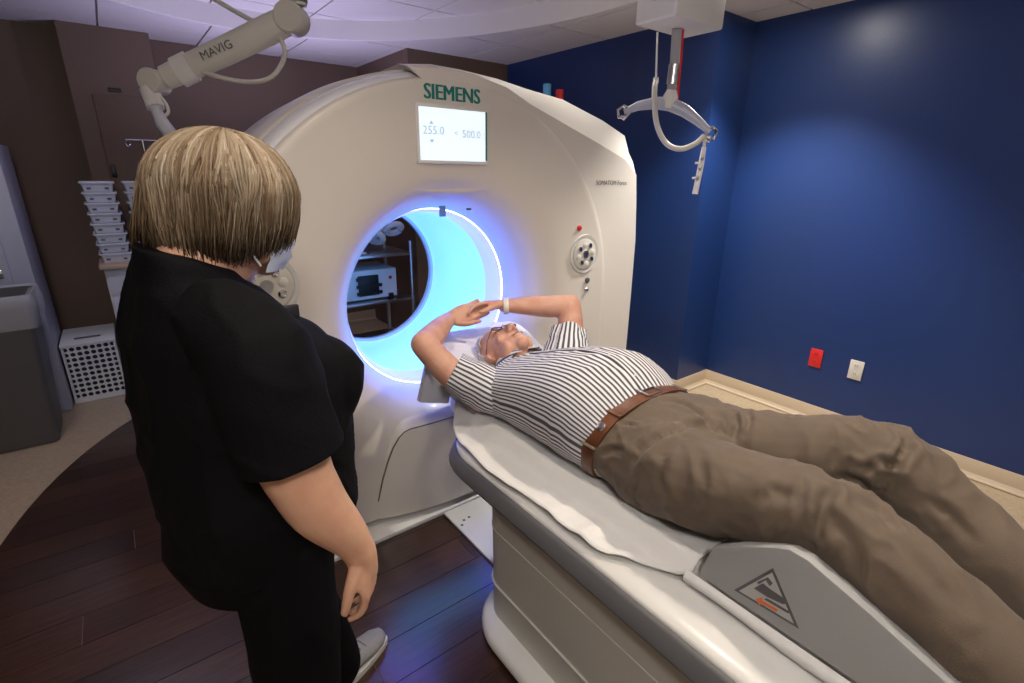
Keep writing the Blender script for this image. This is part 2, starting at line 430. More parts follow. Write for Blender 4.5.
# ------------------------------------------------------------------ CT scanner ring
GX0, BZ = 1.105, .95                                # bore axis
OC, OR = (1.105, .92), .93                          # face outline: circle cut flat near the floor
FY = 1.82
NT = 144
def outline(t, off=0, zmin=.06):
    dx, dz = math.cos(t), math.sin(t); R = OR + off
    ox, oz = GX0 - OC[0], BZ - OC[1]; b = ox * dx + oz * dz
    r = -b + math.sqrt(b * b - ox * ox - oz * oz + R * R)
    if BZ + dz * r < OC[1]: r = min(R / max(abs(dx), 1e-6), 9)
    if dz < 0: r = min(r, (BZ - zmin) / -dz)
    return r
def pol(t, r, y): return Vector((GX0 + math.cos(t) * r, y, BZ + math.sin(t) * r))
TH = [2 * PI * i / NT for i in range(NT)]
g = thing('ct_scanner', (GX0, 2.2, 0), 'large white ring shaped CT scanner with a glowing blue bore', 'CT scanner')
# face with its flared mouth
fr = []
for r, y in ((.414, 2.06), (.417, 2.03), (.426, 1.99), (.445, 1.94), (.475, 1.895), (.51, 1.86), (.55, 1.84), (.60, 1.828), (.66, 1.822)):
    fr.append([pol(t, r, y) for t in TH])
for k in (.25, .5, .75, .93): fr.append([pol(t, .66 + (max(outline(t) - .012, .67) - .66) * k, FY) for t in TH])
for off, y in ((-.006, FY), (0, FY + .003), (.006, FY + .012), (.008, FY + .025)): fr.append([pol(t, max(outline(t, off), .672 + off), y) for t in TH])
MB().loft(fr, cap=False).build('front_cover', 'gantry', g, 50)
# glossy band round the edge, then the housing behind it
fr = [[pol(t, max(outline(t, off), .67), y) for t in TH] for off, y in ((.002, FY + .025), (.010, FY + .028), (.024, FY + .045), (.034, FY + .085), (.036, FY + .12), (.028, FY + .123))]
MB().loft(fr, cap=False).build('edge_band', 'gantry_band', g, 50)
fr = [[pol(t, max(outline(t, off), .67), y) for t in TH] for off, y in ((.020, FY + .10), (.040, FY + .126), (.046, FY + .14), (.052, FY + .3), (.04, 2.45), (.0, 2.68), (-.06, 2.76), (-.2, 2.84))]
fr += [[pol(t, r, y) for t in TH] for r, y in ((.55, 2.86), (.47, 2.86), (.41, 2.84), (.394, 2.81))]
MB().loft(fr, cap=False).build('rear_housing', 'gantry', g, 50)
# bore: a lit translucent tunnel with two pale collars
GLOW = mat('glowing bore tunnel', (.5, .8, .9), .25, emit=((.22, .60, .92), .85), coat=.3)
VIOLET = mat('violet blue light strip', (.3, .35, .9), .4, emit=((.08, .10, 1.0), 80))
COLLAR = mat('pale bore collar', (.55, .58, .85), .25, coat=.3)
MOOD = mat('violet mood light ring', (.5, .52, .9), .3, emit=((.14, .16, 1.0), 2.2))
def ring_loft(prof, name, m, par=g): return MB().loft([[pol(t, r, y) for t in TH] for r, y in prof], cap=False).build(name, m, par, 50)
tun = ring_loft(((.394, 2.18), (.39, 2.2), (.39, 2.73), (.394, 2.75)), 'bore_tunnel', GLOW)
ring_loft(((.414, 2.06), (.408, 2.065), (.398, 2.08), (.394, 2.10), (.394, 2.18)), 'mood_light_ring', MOOD, tun)
ring_loft(((.394, 2.75), (.38, 2.755), (.38, 2.785), (.394, 2.81)), 'bore_collar', COLLAR, tun)
ring_loft(((.4145, 2.056), (.4122, 2.0555), (.4118, 2.058), (.4128, 2.061)), 'light_strip', VIOLET, tun)
# right wing of the cover
wf = [atY(408, 65.5, 1.822), atY(440, 66.5, 1.822), atY(472, 72, 1.822), atY(505, 86, 1.83), atY(530, 103, 1.84), atY(560, 120, 1.85), atY(600, 143, 1.85), atY(626, 159, 1.85), atY(637, 174, 1.85), atY(637, 200, 1.85), atY(636, 240, 1.85), atY(631, 300, 1.85)]
xr = wf[-1].x
INN = [(OC[0] + .90 * math.cos(a), max(OC[1] + .90 * math.sin(a), .06)) for a in [math.radians(-64 + 10 * i) for i in range(17)]]
front = [(p.x, p.z) for p in wf] + [(xr, .6), (xr - .005, .06)] + INN
bk = [atY(408, 60.5, 1.95), atY(440, 61, 1.95), atY(472, 67, 1.95), atY(505, 77, 1.97), atY(530, 88, 2.0), atY(560, 100, 2.05), atY(600, 121, 2.05), atY(622, 136, 2.05), atY(633, 153, 2.0), atY(638, 185, 1.9)]
back = [(p.x, p.z) for p in bk] + [(xr + .02, 1.2), (xr + .02, .9), (xr + .02, .6), (xr + .015, .06)] + INN
back[9] = (xr + .02, back[9][1])
wm = MB()
cen = Vector((1.7, 0, .95))
def sh(pl, k, y): return [Vector((cen.x + (p[0] - cen.x) * k, y, cen.z + (p[1] - cen.z) * (k if p[1] > .1 else 1))) if i < 14 else Vector((p[0], y, p[1])) for i, p in enumerate(pl)]
fy_ = lambda x: 1.821 + .030 * min(1, max(0, (x - 1.35) / .3))
wm.loft([[Vector((p.x, fy_(p.x), p.z)) for p in sh(front, .994, 1.84)], [Vector((p.x, fy_(p.x) + .008, p.z)) for p in sh(front, 1, 1.85)], [Vector((a[0] * .5 + b[0] * .5, 1.94, a[1] * .45 + b[1] * .55)) for a, b in zip(front, back)], sh(back, 1, 2.03), sh(back, .995, 2.3), sh(back, .96, 2.6), sh(back, .90, 2.7)])
wm.build('side_wing', 'gantry', g, 28)
# lower front panel: bulges towards the couch
def lowx(u): return Vector((0, 0, 0))
pn = []
hw = .425
for k in range(15):
    v = k / 14; ring = []
    for i in range(33):
        u = -1 + 2 * i / 32
        top = .10 + .40 * (1 - max(0, (abs(u) - .62) / .38) ** 2.2 * .85)
        z = .055 + (top - .055) * v
        yy = FY + .006 - .072 * (1 - abs(u) ** 2.4) * (1 - .55 * v ** 2) - .006
        if k == 14: yy = FY + .01
        x = GX0 + hw * u
        ring.append(Vector((x, yy, z)))
    pn.append(ring)
mb = MB().loft(pn, cap=False, closed=False)
mb.loft([[Vector((p.x, p.y + .006, .056)) for p in pn[0]], [Vector((p.x, FY + .05, .056)) for p in pn[0]]], cap=False, closed=False)
mb.build('lower_panel', 'gantry', g, 60)
MB().tube([Vector((p.x, p.y + .001, p.z - .004)) for p in pn[13]], .0035, 6).build('panel_seam', 'grey', g)
MB().span((.05, 1.87, .012), (2.2, 2.65, .062)).build('plinth', 'grey', g)
MB().span((.22, 1.74, .0), (2.05, 2.7, .022)).build('floor_plate', 'white', g, bevel=.004)
# display
sl, srt = atY(418, 106, FY), atY(485, 112, FY); slb = atY(421, 160, FY)
SW, SH = srt.x - sl.x, sl.z - slb.z; sx0, sz0 = sl.x, slb.z
SCREEN = mat('lit display', (.25, .27, .3), .3, emit=((.86, .95, 1.0), .95))
d = MB().span((sx0 - .012, FY - .003, sz0 - .012), (sx0 + SW + .012, FY + .01, sz0 + SH + .012)).build('display_bezel', 'white', g, bevel=.003)
sc = MB().span((sx0, FY - .005, sz0), (sx0 + SW, FY, sz0 + SH)).build('display', SCREEN, g)
MB().span((sx0 + SW - .002, FY - .006, sz0 + .004), (sx0 + SW + .006, FY - .002, sz0 + SH)).build('display_edge', 'teal', g)
text('readout', '255.0', .042, (sx0 + .012, FY - .0055, sz0 + SH * .50), (1, 0, 0), (0, 0, 1), 'inkblue', sc, thick=.0003)
text('readout', '500.0 :', .040, (sx0 + SW * .62, FY - .0055, sz0 + SH * .47), (1, 0, 0), (0, 0, 1), 'inkblue', sc, thick=.0003)
text('readout', '<', .03, (sx0 + SW * .50, FY - .0055, sz0 + SH * .49), (1, 0, 0), (0, 0, 1), 'inkblue', sc, thick=.0003)
for zz, hh in ((.69, 1), (.40, -1)): MB().prism([(-.010, 0), (.010, 0), (0, .013 * hh)], (sx0 + .05, FY - .0055, sz0 + SH * zz), (1, 0, 0), (0, 0, 1), (0, .0004, 0)).build('arrow_mark', 'inkblue', sc, 0)
PALEBL = mat('pale display line', (.7, .8, .85), .5, emit=((.66, .82, .88), 1.0))
for zz in (.30, .78): MB().span((sx0, FY - .0056, sz0 + SH * zz), (sx0 + SW, FY - .005, sz0 + SH * zz + .003)).build('divider_line', PALEBL, sc, 0)
# lettering
p0, p1 = atY(424, 98, FY), atY(479, 104, FY); ph = atY(424, 83, FY)
tx = text('lettering', 'SIEMENS', .0745, (p0.x - .001, FY - .0012, p0.z), (1, 0, 0), (0, 0, 1), 'teal', g, sx=.90, bold=.0026)
q0 = atY(597, 185, 1.842)
text('model_lettering', 'SOMATOM Force', .032, (q0.x, 1.8488, q0.z), (1, 0, 0), (0, 0, 1), 'ink', g, sx=.96, thick=.0002)
# lip above the bore, sensor window, camera
a0, a1 = atY(414, 189, FY), atY(488, 190.5, FY)
MB().loft([[Vector((a0.x + (a1.x - a0.x) * i / 16, FY - .007 * math.sin(PI * i / 16) - .0005, a0.z - dz)) for i in range(17)] for dz in (0, .004)] + [[Vector((a0.x + (a1.x - a0.x) * i / 16, FY + .002, a0.z - .004 - .014 * math.sin(PI * i / 16))) for i in range(17)]], cap=False, closed=False).build('brow_lip', 'gantry', g, 60)
c0 = atY(441, 211, 1.93)
MB().box((c0.x, c0.y - .012, c0.z), (.028, .012, .045), None).build('sensor_window', mat('blue sensor glass', (.15, .28, .6), .1), g, bevel=.003)
c0 = atY(468, 209, 1.85); MB().box((c0.x, c0.y - .006, c0.z), (.02, .012, .008)).build('indicator', 'grey', g, bevel=.002)
# round control panels
def controls(px, py, big, lbl):
    c = atY(px, py, FY)
    o = MB().lathe([(.105 * big, -.001), (.102 * big, .006), (.088 * big, .004), (.086 * big, .001)], (c.x, FY, c.z), (0, -1, 0), 40).build('control_panel', mat('clear domed control ring', (.62, .62, .60), .12, coat=.6), g)
    MB().lathe([(.083 * big, .001), (.082 * big, .008), (.07 * big, .012)], (c.x, FY, c.z), (0, -1, 0), 40).build('key_disc', 'ivory', o)
    for k in range(8):
        t = 2 * PI * k / 8 + .2; r = .052 * big
        MB().lathe([(.015 * big, .008), (.014 * big, .016), (.008 * big, .018)], (c.x + math.cos(t) * r, FY, c.z + math.sin(t) * r), (0, -1, 0), 14).build('key', 'chrome' if k % 2 else 'white', o)
    MB().lathe([(.024 * big, .008), (.02 * big, .017)], (c.x, FY, c.z), (0, -1, 0), 20).build('key', 'steel', o)
controls(584, 254, .95, 'r'); controls(266, 286, 1.05, 'l')
for px, py, r, m in ((579, 228, .014, 'red'), (587, 280, .015, 'grey'), (586, 289.5, .013, 'steel')):
    c = atY(px, py, FY); MB().lathe([(r, 0), (r, .006), (r * .7, .010)], (c.x, FY, c.z), (0, -1, 0), 18).build('button', m, g)
# two coloured caps on poles behind the ring's crown
for px, py, m, nm in ((547, 90, 'blue', 'light blue'), (559.5, 95.5, 'red', 'red')):
    c = atY(px, py, 2.86); t = thing('capped_pole', (c.x, c.y, 0), '%s round cap on a white pole behind the crown of the scanner' % nm, 'pole')
    MB().lathe([(.026, 0), (.028, -.003), (.028, -.08), (.022, -.082)], (c.x, c.y, c.z + .036), n=20).build('cap', m, t)
    MB().lathe([(.016, c.z - .04), (.016, .01)], (c.x, c.y, 0), n=12).build('stem', 'white', t)
    MB().lathe([(.055, 0), (.055, .01), (.016, .02)], (c.x, c.y, 0), n=20).build('foot_disc', 'grey', t)

# white floor track between couch and scanner
ft = thing('floor_track', (1.06, 1.45, 0), 'flat white metal track on the wood floor joining couch and scanner', 'floor track')
MB().span((.955, 1.20, .001), (1.165, 1.738, .014)).build('plate', 'white', ft, bevel=.003)
for px, py in ((464, 520), (469, 517), (462, 525)):
    c = atZ(px, py, .014); MB().lathe([(.007, 0), (.005, .0015)], (c.x, c.y, .014), n=10).build('screw', 'grey', ft)
for k in (0, 1): pass

# ------------------------------------------------------------------ patient couch
TX = GX0; TZ = .615
ct = thing('patient_couch', (TX, .2, 0), 'white CT patient couch with a grey side rail and pale pedestal', 'patient couch')
def plan(hw, y0, y1, r, n=10):
    """rounded rectangle in plan, counter-clockwise"""
    out = []
    for cx, cy, a in ((hw - r, y1 - r, 0), (-hw + r, y1 - r, PI / 2), (-hw + r, y0 + r, PI), (hw - r, y0 + r, 1.5 * PI)):
        out += [(TX + cx + r * math.cos(a + PI / 2 * i / n), cy + r * math.sin(a + PI / 2 * i / n)) for i in range(n + 1)]
    return out
def stack(levels, name, m, bev=40, par=ct):
    return MB().loft([[Vector((x, y, z)) for x, y in plan(*pl)] for z, pl in levels]).build(name, m, par, bev)
stack([(.0, (.37, -1.25, 1.205, .20)), (.03, (.37, -1.25, 1.205, .20))], 'base_kick', 'dark')
stack([(.028, (.385, -1.27, 1.22, .21)), (.045, (.385, -1.27, 1.22, .21)), (.058, (.375, -1.25, 1.21, .20)), (.066, (.345, -1.2, 1.18, .16))], 'base_cover', 'wgloss')
pd = stack([(.06, (.315, -1.15, 1.165, .09)), (.30, (.318, -1.15, 1.165, .09)), (.575, (.325, -1.15, 1.165, .09))], 'pedestal', 'cream')
for zz in (.20, .42): stack([(zz, (.3235, -1.152, 1.167, .09)), (zz + .004, (.3235, -1.152, 1.167, .09))], 'panel_line', 'ivory', par=pd)
# rail and shell with a rounded nose
stack([(.566, (.345, -1.3, 1.38, .20)), (.570, (.372, -1.32, 1.43, .22)), (.580, (.376, -1.33, 1.44, .22)), (.616, (.360, -1.33, 1.435, .22)), (.622, (.350, -1.33, 1.43, .22))], 'side_rail', 'grey')
stack([(.612, (.345, -1.33, 1.43, .22)), (.624, (.347, -1.33, 1.435, .22)), (.632, (.340, -1.33, 1.43, .22)), (.645, (.300, -1.33, 1.42, .20)), (.650, (.262, -1.32, 1.41, .18))], 'couch_shell', 'wgloss', 60)
stack([(.645, (.215, -1.28, 1.62, .12)), (.672, (.212, -1.28, 1.63, .12)), (.689, (.195, -1.26, 1.62, .11))], 'mattress', 'white', 60)
# grey head holder poking into the bore
hh = []
for y, wd, z0, z1 in ((1.36, .20, .66, .72), (1.45, .20, .665, .755), (1.62, .19, .68, .775), (1.78, .17, .70, .78)):
    hh.append([Vector((TX + sx * wd * k, y, z)) for sx, k, z in ((-1, 1.18, z1), (-1, 1.05, z0 + .015), (-1, .5, z0), (1, .5, z0), (1, 1.05, z0 + .015), (1, 1.18, z1), (1, 1.08, z1), (1, .5, z0 + .025), (-1, .5, z0 + .025), (-1, 1.08, z1))])
MB().loft(hh).build('head_holder', 'wedge', ct, 40)

fp_ = [atY(420, 403, 1.5), atY(449, 404, 1.5), atY(457, 372, 1.5), atY(428, 366, 1.5)]
MB().prism([(p.x, p.z) for p in fp_], (0, 1.5, 0), (1, 0, 0), (0, 0, 1), (0, .03, 0)).build('arm_flap', mat('pale blue grey flap', (.50, .52, .58), .5), ct, 30, bevel=.006)
# white sheet over the couch, under the man
def sheet_z(u, y):
    a = abs(u); base = .694 - .001 * a
    if a > .212: base -= min((a - .212) * 1.1, .036 + (a - .212) * .10)
    return base
sm = MB(); rows = []
for j in range(81):
    y = .46 + 1.03 * j / 80; row = []
    hwL = .335 + .006 * math.sin(y * 7.1) + .005 * math.sin(y * 19) - .085 * max(0, (y - 1.22) / .23) ** 2 - .13 * max(0, min(1, (.66 - y) / .24)) ** 1.3
    for i in range(57):
        s = -1 + 2 * i / 56; u = s * hwL
        e = abs(s) ** 3
        z = sheet_z(u, y) + .007 + .008 * e * max(0, math.sin(y * 31 + 3 * math.sin(y * 9) + s * 2)) + .010 * e * max(0, noise.noise(Vector((s * 3, y * 9, 4)))) + .0045 * noise.noise(Vector((u * 11, y * 16, 1)))
        row.append(Vector((TX + u, y, z)))
    rows.append(row)
sm.loft(rows, cap=False, closed=False)
so = sm.build('sheet', 'sheet', None, 180)
tag(so, 'wrinkled white cotton sheet spread on the couch under the man', 'sheet')
eg = MB().loft([[Vector((TX + u, y, z + .003 * math.sin(y * 21) * (u < -.24))) for u, z in ((-.248, .660), (-.252, .670), (-.247, .680), (-.237, .684))] for y in [.47 - .02 * k for k in range(32)]], cap=False, closed=False).build('sheet_edge', 'sheet', so, 180)
md = so.modifiers.new('thick', 'SOLIDIFY'); md.thickness = .004; md.offset = -1

# pillow
pb = MB(); pr = []
for j in range(25):
    v = -1 + 2 * j / 24; row = []
    for i in range(40):
        t = 2 * PI * i / 40; c, s = math.cos(t), math.sin(t)
        ax = abs(c) ** .55 * (1 if c > 0 else -1); az = abs(s) ** .8 * (1 if s > 0 else -1)
        k = (1 - abs(v) ** 3.2) ** .5 if abs(v) < 1 else 0
        row.append(Vector((TX + ax * .265 * (1 - .10 * abs(v) ** 4), 1.60 + v * .15, .812 + az * .068 * k * (1 - .35 * abs(ax) ** 3) - (.022 * k * max(0, 1 - (ax * 1.9) ** 2) * (s > 0)) + .05 * v)))
    pr.append(row)
pb.loft(pr)
pm = pb.build('pillow', 'sheet', None, 180); tag(pm, 'plump white cotton pillow under the mans head in the bore', 'pillow')
displace(pm.data, lambda p, n: .010 * (ridge(Vector((p.x * 9, p.y * 7, p.z * 9)), 3) - .5))

# knee wedge
WX = .235
kw = thing('knee_wedge', (TX, .1, .69), 'grey vinyl knee support wedge with a warning triangle under the mans legs', 'knee wedge')
prof = [(.440, .6905), (.437, .72), (.425, .775), (.371, .818), (.30, .862), (.283, .870), (.252, .870), (.147, .836), (.032, .794), (-.22, .715), (-.24, .70), (-.24, .6905)]
wedge = MB().loft([[Vector((TX + s * WX, y, z - (d * .85 if z > .77 else d * .3 if z > .71 else 0))) for y, z in prof] for s, d in ((-1, .014), (-.99, .004), (-.955, 0), (-.88, .006), (-.7, .035), (-.4, .062), (0, .058), (.4, .058), (.7, .035), (.88, .006), (.955, 0), (.99, .004), (1, .014))]).build('foam_body', 'wedge', kw, 50)
# warning label on its left face
LX = TX - WX - .0006
def onface(px, py): p = atX(px, py, LX); return (p.y, p.z)
tri = [onface(773, 568), onface(734, 590), onface(799, 629)]
cy_, cz_ = sum(p[0] for p in tri) / 3, sum(p[1] for p in tri) / 3
def lbl(poly, lift, m, name, par): return MB().prism(poly, (LX - lift, 0, 0), (0, 1, 0), (0, 0, 1), (.0004, 0, 0)).build(name, m, par, 0)
tb = lbl(tri, 0, 'ink', 'warning_label', wedge)
M['lblgrey'] = mat('pale grey label', (.42, .42, .42), .5)
lbl([(cy_ + (a - cy_) * .84, cz_ + (b - cz_) * .84) for a, b in tri], .0005, 'lblgrey', 'label_field', tb)
def px(pts): return [onface(*p) for p in pts]
lbl(px([(754, 588), (763, 583), (772, 590), (784, 598), (788, 603), (783, 604), (768, 597)]), .001, 'ink', 'figure_mark', tb)
lbl(px([(757, 582), (768, 577), (773, 583), (770, 586), (766, 580), (759, 584)]), .001, 'ink', 'figure_mark', tb)
lbl(px([(764, 599), (767, 598), (791, 612), (788, 613)]), .001, 'ink', 'figure_mark', tb)
lbl(px([(756, 599), (763, 597), (762, 600), (778, 609), (777, 612), (761, 603), (760, 606)]), .001, 'orange', 'arrow_mark', tb)
# ------------------------------------------------------------------ people: shared pieces
def head_parts(mb, mt, female=False):
    B = lambda c, r: mb.ball(mt @ Vector(c), r, mt.to_3x3())
    B((-.012, 0, .030), (.100, .078, .092)); B((.022, 0, -.020), (.072, .064, .088)); B((.045, 0, -.060), (.045, .050, .045))
    B((.066, 0, -.098), (.026, .028, .020))
    T = lambda pts, r: mb.limb([mt @ Vector(p) for p in pts], r, 10, sub=2)
    T([(.088, 0, .008), (.100, 0, -.016), (.114, 0, -.036)], [.009, .011, .013])
    for s in (-1, 1):
        B((.101, s * .012, -.040), (.012, .009, .009)); B((.078, s * .030, .024), (.017, .026, .008)); B((.064, s * .040, -.026), (.020, .018, .018))
        B((.030, s * .050, -.065), (.045, .016, .028)); B((.080, s * .031, .004), (.012, .016, .010))
        e = mt @ Matrix.Translation((-.004, s * .080, -.008)) @ Matrix.Rotation(s * .35, 4, 'Z'); mb.ball(e.translation, (.019, .007, .031), e.to_3x3())
        mb.ball(mt @ Vector((.004, s * .079, -.034)), (.009, .006, .010), mt.to_3x3())
    B((.091, 0, -.067), (.009, .024, .0055)); B((.089, 0, -.078), (.010, .021, .006))

def hand_parts(mb, wrist, d, back, side, curl=(.25, .35, .3), spread=.10, L=1.0, thumb=.7):
    """palm, four unequal fingers and a thumb; d = finger direction, back = back-of-hand normal, side = +1/-1 for the thumb side"""
    d = Vector(d).normalized(); n = Vector(back); n = (n - d * n.dot(d)).normalized(); s = d.cross(n).normalized() * side; w = Vector(wrist)
    P = lambda a, b, c: w + d * (a * L) + s * (b * L) + n * (c * L)
    rings = []
    for a, wd, th in ((-.02, .027, .020), (.0, .028, .020), (.02, .033, .018), (.05, .041, .016), (.08, .043, .014), (.098, .038, .011)):
        rings.append([P(a, math.cos(t) * wd, math.sin(t) * th) for t in [2 * PI * i / 14 for i in range(14)]])
    mb.loft(rings)
    for b, ln, r in ((.031, .074, .0092), (.0105, .083, .0095), (-.0105, .077, .0092), (-.031, .060, .0082)):
        p = P(.085, b, .001); dirv = (d + s * (spread * b / .03)).normalized(); pts = [p]; a = 0
        for q, k in enumerate((.46, .31, .25)):
            a += curl[q]; v = dirv * math.cos(a) - n * math.sin(a); p = p + v * (ln * k * L); pts.append(p)
        mb.limb(pts, [r * L, r * .98 * L, r * .9 * L, r * .75 * L], 10, sub=2, up=n)
    b0 = P(.022, .026, -.006); v = (d * .75 + s * thumb - n * .35).normalized(); v2 = (d * .95 + s * thumb * .45 - n * .35).normalized()
    mb.limb([b0, b0 + v * .032 * L, b0 + v * .032 * L + v2 * .030 * L, b0 + v * .032 * L + v2 * .056 * L], [.015 * L, .0125 * L, .0112 * L, .009 * L], 10, sub=2, up=n)

def hframe(c, fwd, up):
    f = Vector(fwd).normalized(); u = Vector(up); u = (u - f * u.dot(f)).normalized(); l = u.cross(f)
    m = Matrix((f, l, u)).transposed().to_4x4(); m.translation = Vector(c); return m

def pt_attr(me, name, vals):
    a = me.attributes.new(name, 'FLOAT', 'POINT'); a.data.foreach_set('value', vals)

# striped shirt cloth: stripe coordinate stored on the mesh
m = mat('striped shirt cotton', (.72, .72, .74), .85, bump=(350, .1)); M['stripe'] = m
nt = m.node_tree; b = nt.nodes['Principled BSDF']
at = nt.nodes.new('ShaderNodeAttribute'); at.attribute_name = 'stripe'
mu = nt.nodes.new('ShaderNodeMath'); mu.operation = 'MULTIPLY'; mu.inputs[1].default_value = 1 / .0160
fr_ = nt.nodes.new('ShaderNodeMath'); fr_.operation = 'FRACT'
rp = nt.nodes.new('ShaderNodeValToRGB'); cr_ = rp.color_ramp; cr_.interpolation = 'LINEAR'
cr_.elements[0].position = 0; cr_.elements[0].color = (.70, .70, .72, 1)
for pos, c in ((.44, (.70, .70, .72, 1)), (.50, (.062, .062, .088, 1)), (.90, (.062, .062, .088, 1))):
    e = cr_.elements.new(pos); e.color = c
cr_.elements[-1].position = .97; cr_.elements[-1].color = (.70, .70, .72, 1)
e = cr_.elements.new(.90); e.color = (.062, .062, .088, 1)
nt.links.new(at.outputs['Fac'], mu.inputs[0]); nt.links.new(mu.outputs[0], fr_.inputs[0]); nt.links.new(fr_.outputs[0], rp.inputs[0]); nt.links.new(rp.outputs[0], b.inputs['Base Color'])

# ------------------------------------------------------------------ the man on the couch
CXm = TX - .005
man = thing('person', (CXm, .7, .69), 'man in a striped shirt and taupe trousers lying on the couch, arms over his head', 'person')
RS, RE, RWr = Vector((.905, 1.335, .770)), atX(423, 344, .745), atX(449, 319, .945)
LS, LE, LWr = Vector((1.305, 1.33, .815)), atX(570, 305, 1.385), atX(503, 306, 1.165)
bd = MB()
HM = hframe((CXm - .005, 1.462, .855), (0.0, .02, 1), (-.06, 1, .05)) @ Matrix.Scale(1.06, 4)
head_parts(bd, HM)
bd.limb([(CXm, 1.33, .79), (CXm, 1.375, .80), (CXm, 1.43, .82)], [.075, .066, .062], 18)
# trunk and hidden thighs under the clothes
bd.limb([(CXm, 1.33, .79), (CXm, 1.2, .80), (CXm, 1.0, .80), (CXm, .8, .79), (CXm, .66, .79)], [(.15, .075), (.17, .085), (.18, .09), (.17, .085), (.15, .075)], 18)
bd.limb([RS, RS.lerp(RE, .5) + Vector((-.004, 0, -.012)), RE], [.054, .052, .043], 16)
bd.limb([RE, RE.lerp(RWr, .3) + Vector((0, 0, -.006)), RE.lerp(RWr, .7), RWr], [.042, .046, .037, (.030, .024)], 16)
bd.limb([LS, LS.lerp(LE, .5) + Vector((.008, 0, -.004)), LE], [.062, .055, .044], 16)
bd.limb([LE, LE.lerp(LWr, .3) + Vector((0, .004, -.006)), LE.lerp(LWr, .7), LWr], [.042, .045, .036, (.030, .024)], 16)
hand_parts(bd, RWr, (LWr - RWr).normalized() + Vector((0, .16, .02)), (0, .75, -.65), -1, (.12, .25, .25), .05, thumb=.6)
hand_parts(bd, LWr + Vector((0, 0, .008)), (RWr - LWr).normalized() + Vector((0, .22, .14)), (.0, .45, .9), -1, (.30, .40, .35), .06, thumb=.4)
RH, RK, RA = Vector((1.0, .70, .80)), Vector((.988, .265, .885)), Vector((.955, -.19, .725))
LH, LK, LA = Vector((1.20, .70, .81)), Vector((1.285, .265, .905)), Vector((1.225, -.19, .71))
for h, k, a in ((RH, RK, RA), (LH, LK, LA)):
    bd.limb([h, h.lerp(k, .5), k, k.lerp(a, .5), a, a + Vector((0, -.05, -.01))], [.075, .065, .05, .045, .035, .034], 14)
me = blob(bd, .0045, 8, .5)
body = link('body', me, 'skin_m', man, 180)

# shirt trunk: a loft along the body with stripes running lengthwise
st = [(.775, .795, .176, .108), (.80, .812, .203, .126), (.86, .832, .221, .146), (.93, .843, .227, .158), (1.02, .841, .225, .154), (1.12, .829, .220, .140), (1.22, .812, .220, .120), (1.30, .800, .214, .104), (1.355, .795, .178, .088), (1.385, .795, .125, .076), (1.405, .797, .088, .070)]
PT, RR = smooth_path([(CXm, y, z) for y, z, _, _ in st], [(a, b) for _, _, a, b in st], 7)
NS = 160; rings = []; sv = []
for k, (p, q) in enumerate(zip(PT, RR)):
    ring = []
    for i in range(NS):
        t = 2 * PI * i / NS - PI / 2; c, s = math.cos(t), math.sin(t)
        e = .82
        x = abs(c) ** e * (1 if c > 0 else -1) * q[0]; z = abs(s) ** (.9 if s > 0 else .7) * (1 if s > 0 else -1) * q[1]
        v = Vector((p.x + x, p.y, max(p.z + z, .702)))
        fold = .0045 * (ridge(Vector((v.x * 5 + 3, v.y * 13 + v.x * 9, v.z * 5)), 3) - .4) + .0025 * noise.noise(Vector((v.x * 22, v.y * 22, v.z * 22)))
        if k < 10: fold += .004 * math.sin(t * 22 + 2 * noise.noise(v * 9)) * (1 - k / 10)
        v += Vector((c, 0, s)) * fold
        ring.append(v); sv.append((t + PI / 2) * .205)
    rings.append(ring)
shirt = MB().loft(rings, cap=False).build('shirt', 'stripe', man, 180)
pt_attr(shirt.data, 'stripe', sv)
def sleeve(a, b_, r, name, kk=0):
    P, Q = smooth_path([a, a.lerp(b_, .30), a.lerp(b_, .62), b_], r, 9); n = 64; d = (b_ - a).normalized(); _, sx_, sy_ = frame(d, (0, 1, 0))
    rg = []; vals = []
    for k, (p, q) in enumerate(zip(P, Q)):
        row = []
        for i in range(n):
            t = 2 * PI * i / n; v = p + sx_ * math.cos(t) * q[0] + sy_ * math.sin(t) * q[1]
            v += (v - p).normalized() * (.006 * (ridge(v * 16 + Vector((kk, 0, 0)), 3) - .4) + (.004 * math.sin(t * 5 + kk) if k > 20 else 0))
            v.z = max(v.z, .705); row.append(v); vals.append(t * .075)
        rg.append(row)
    for q in (.94, .6):
        row = []
        for i in range(n): row.append(P[-1].lerp(rg[len(P) - 1][i], q)); vals.append(2 * PI * i / n * .075)
        rg.append(row)
    o = MB().loft(rg, cap=False).build(name, 'stripe', shirt, 180); pt_attr(o.data, 'stripe', vals); return o
rc = RS.lerp(RE, .50)
sleeve(Vector((.965, 1.265, .768)), rc, [.068, .076, .075, .070], 'sleeve', 0)
lc = LS.lerp(LE, .50)
sleeve(Vector((1.235, 1.27, .81)), lc, [.095, .096, .083, .070], 'sleeve', 5)
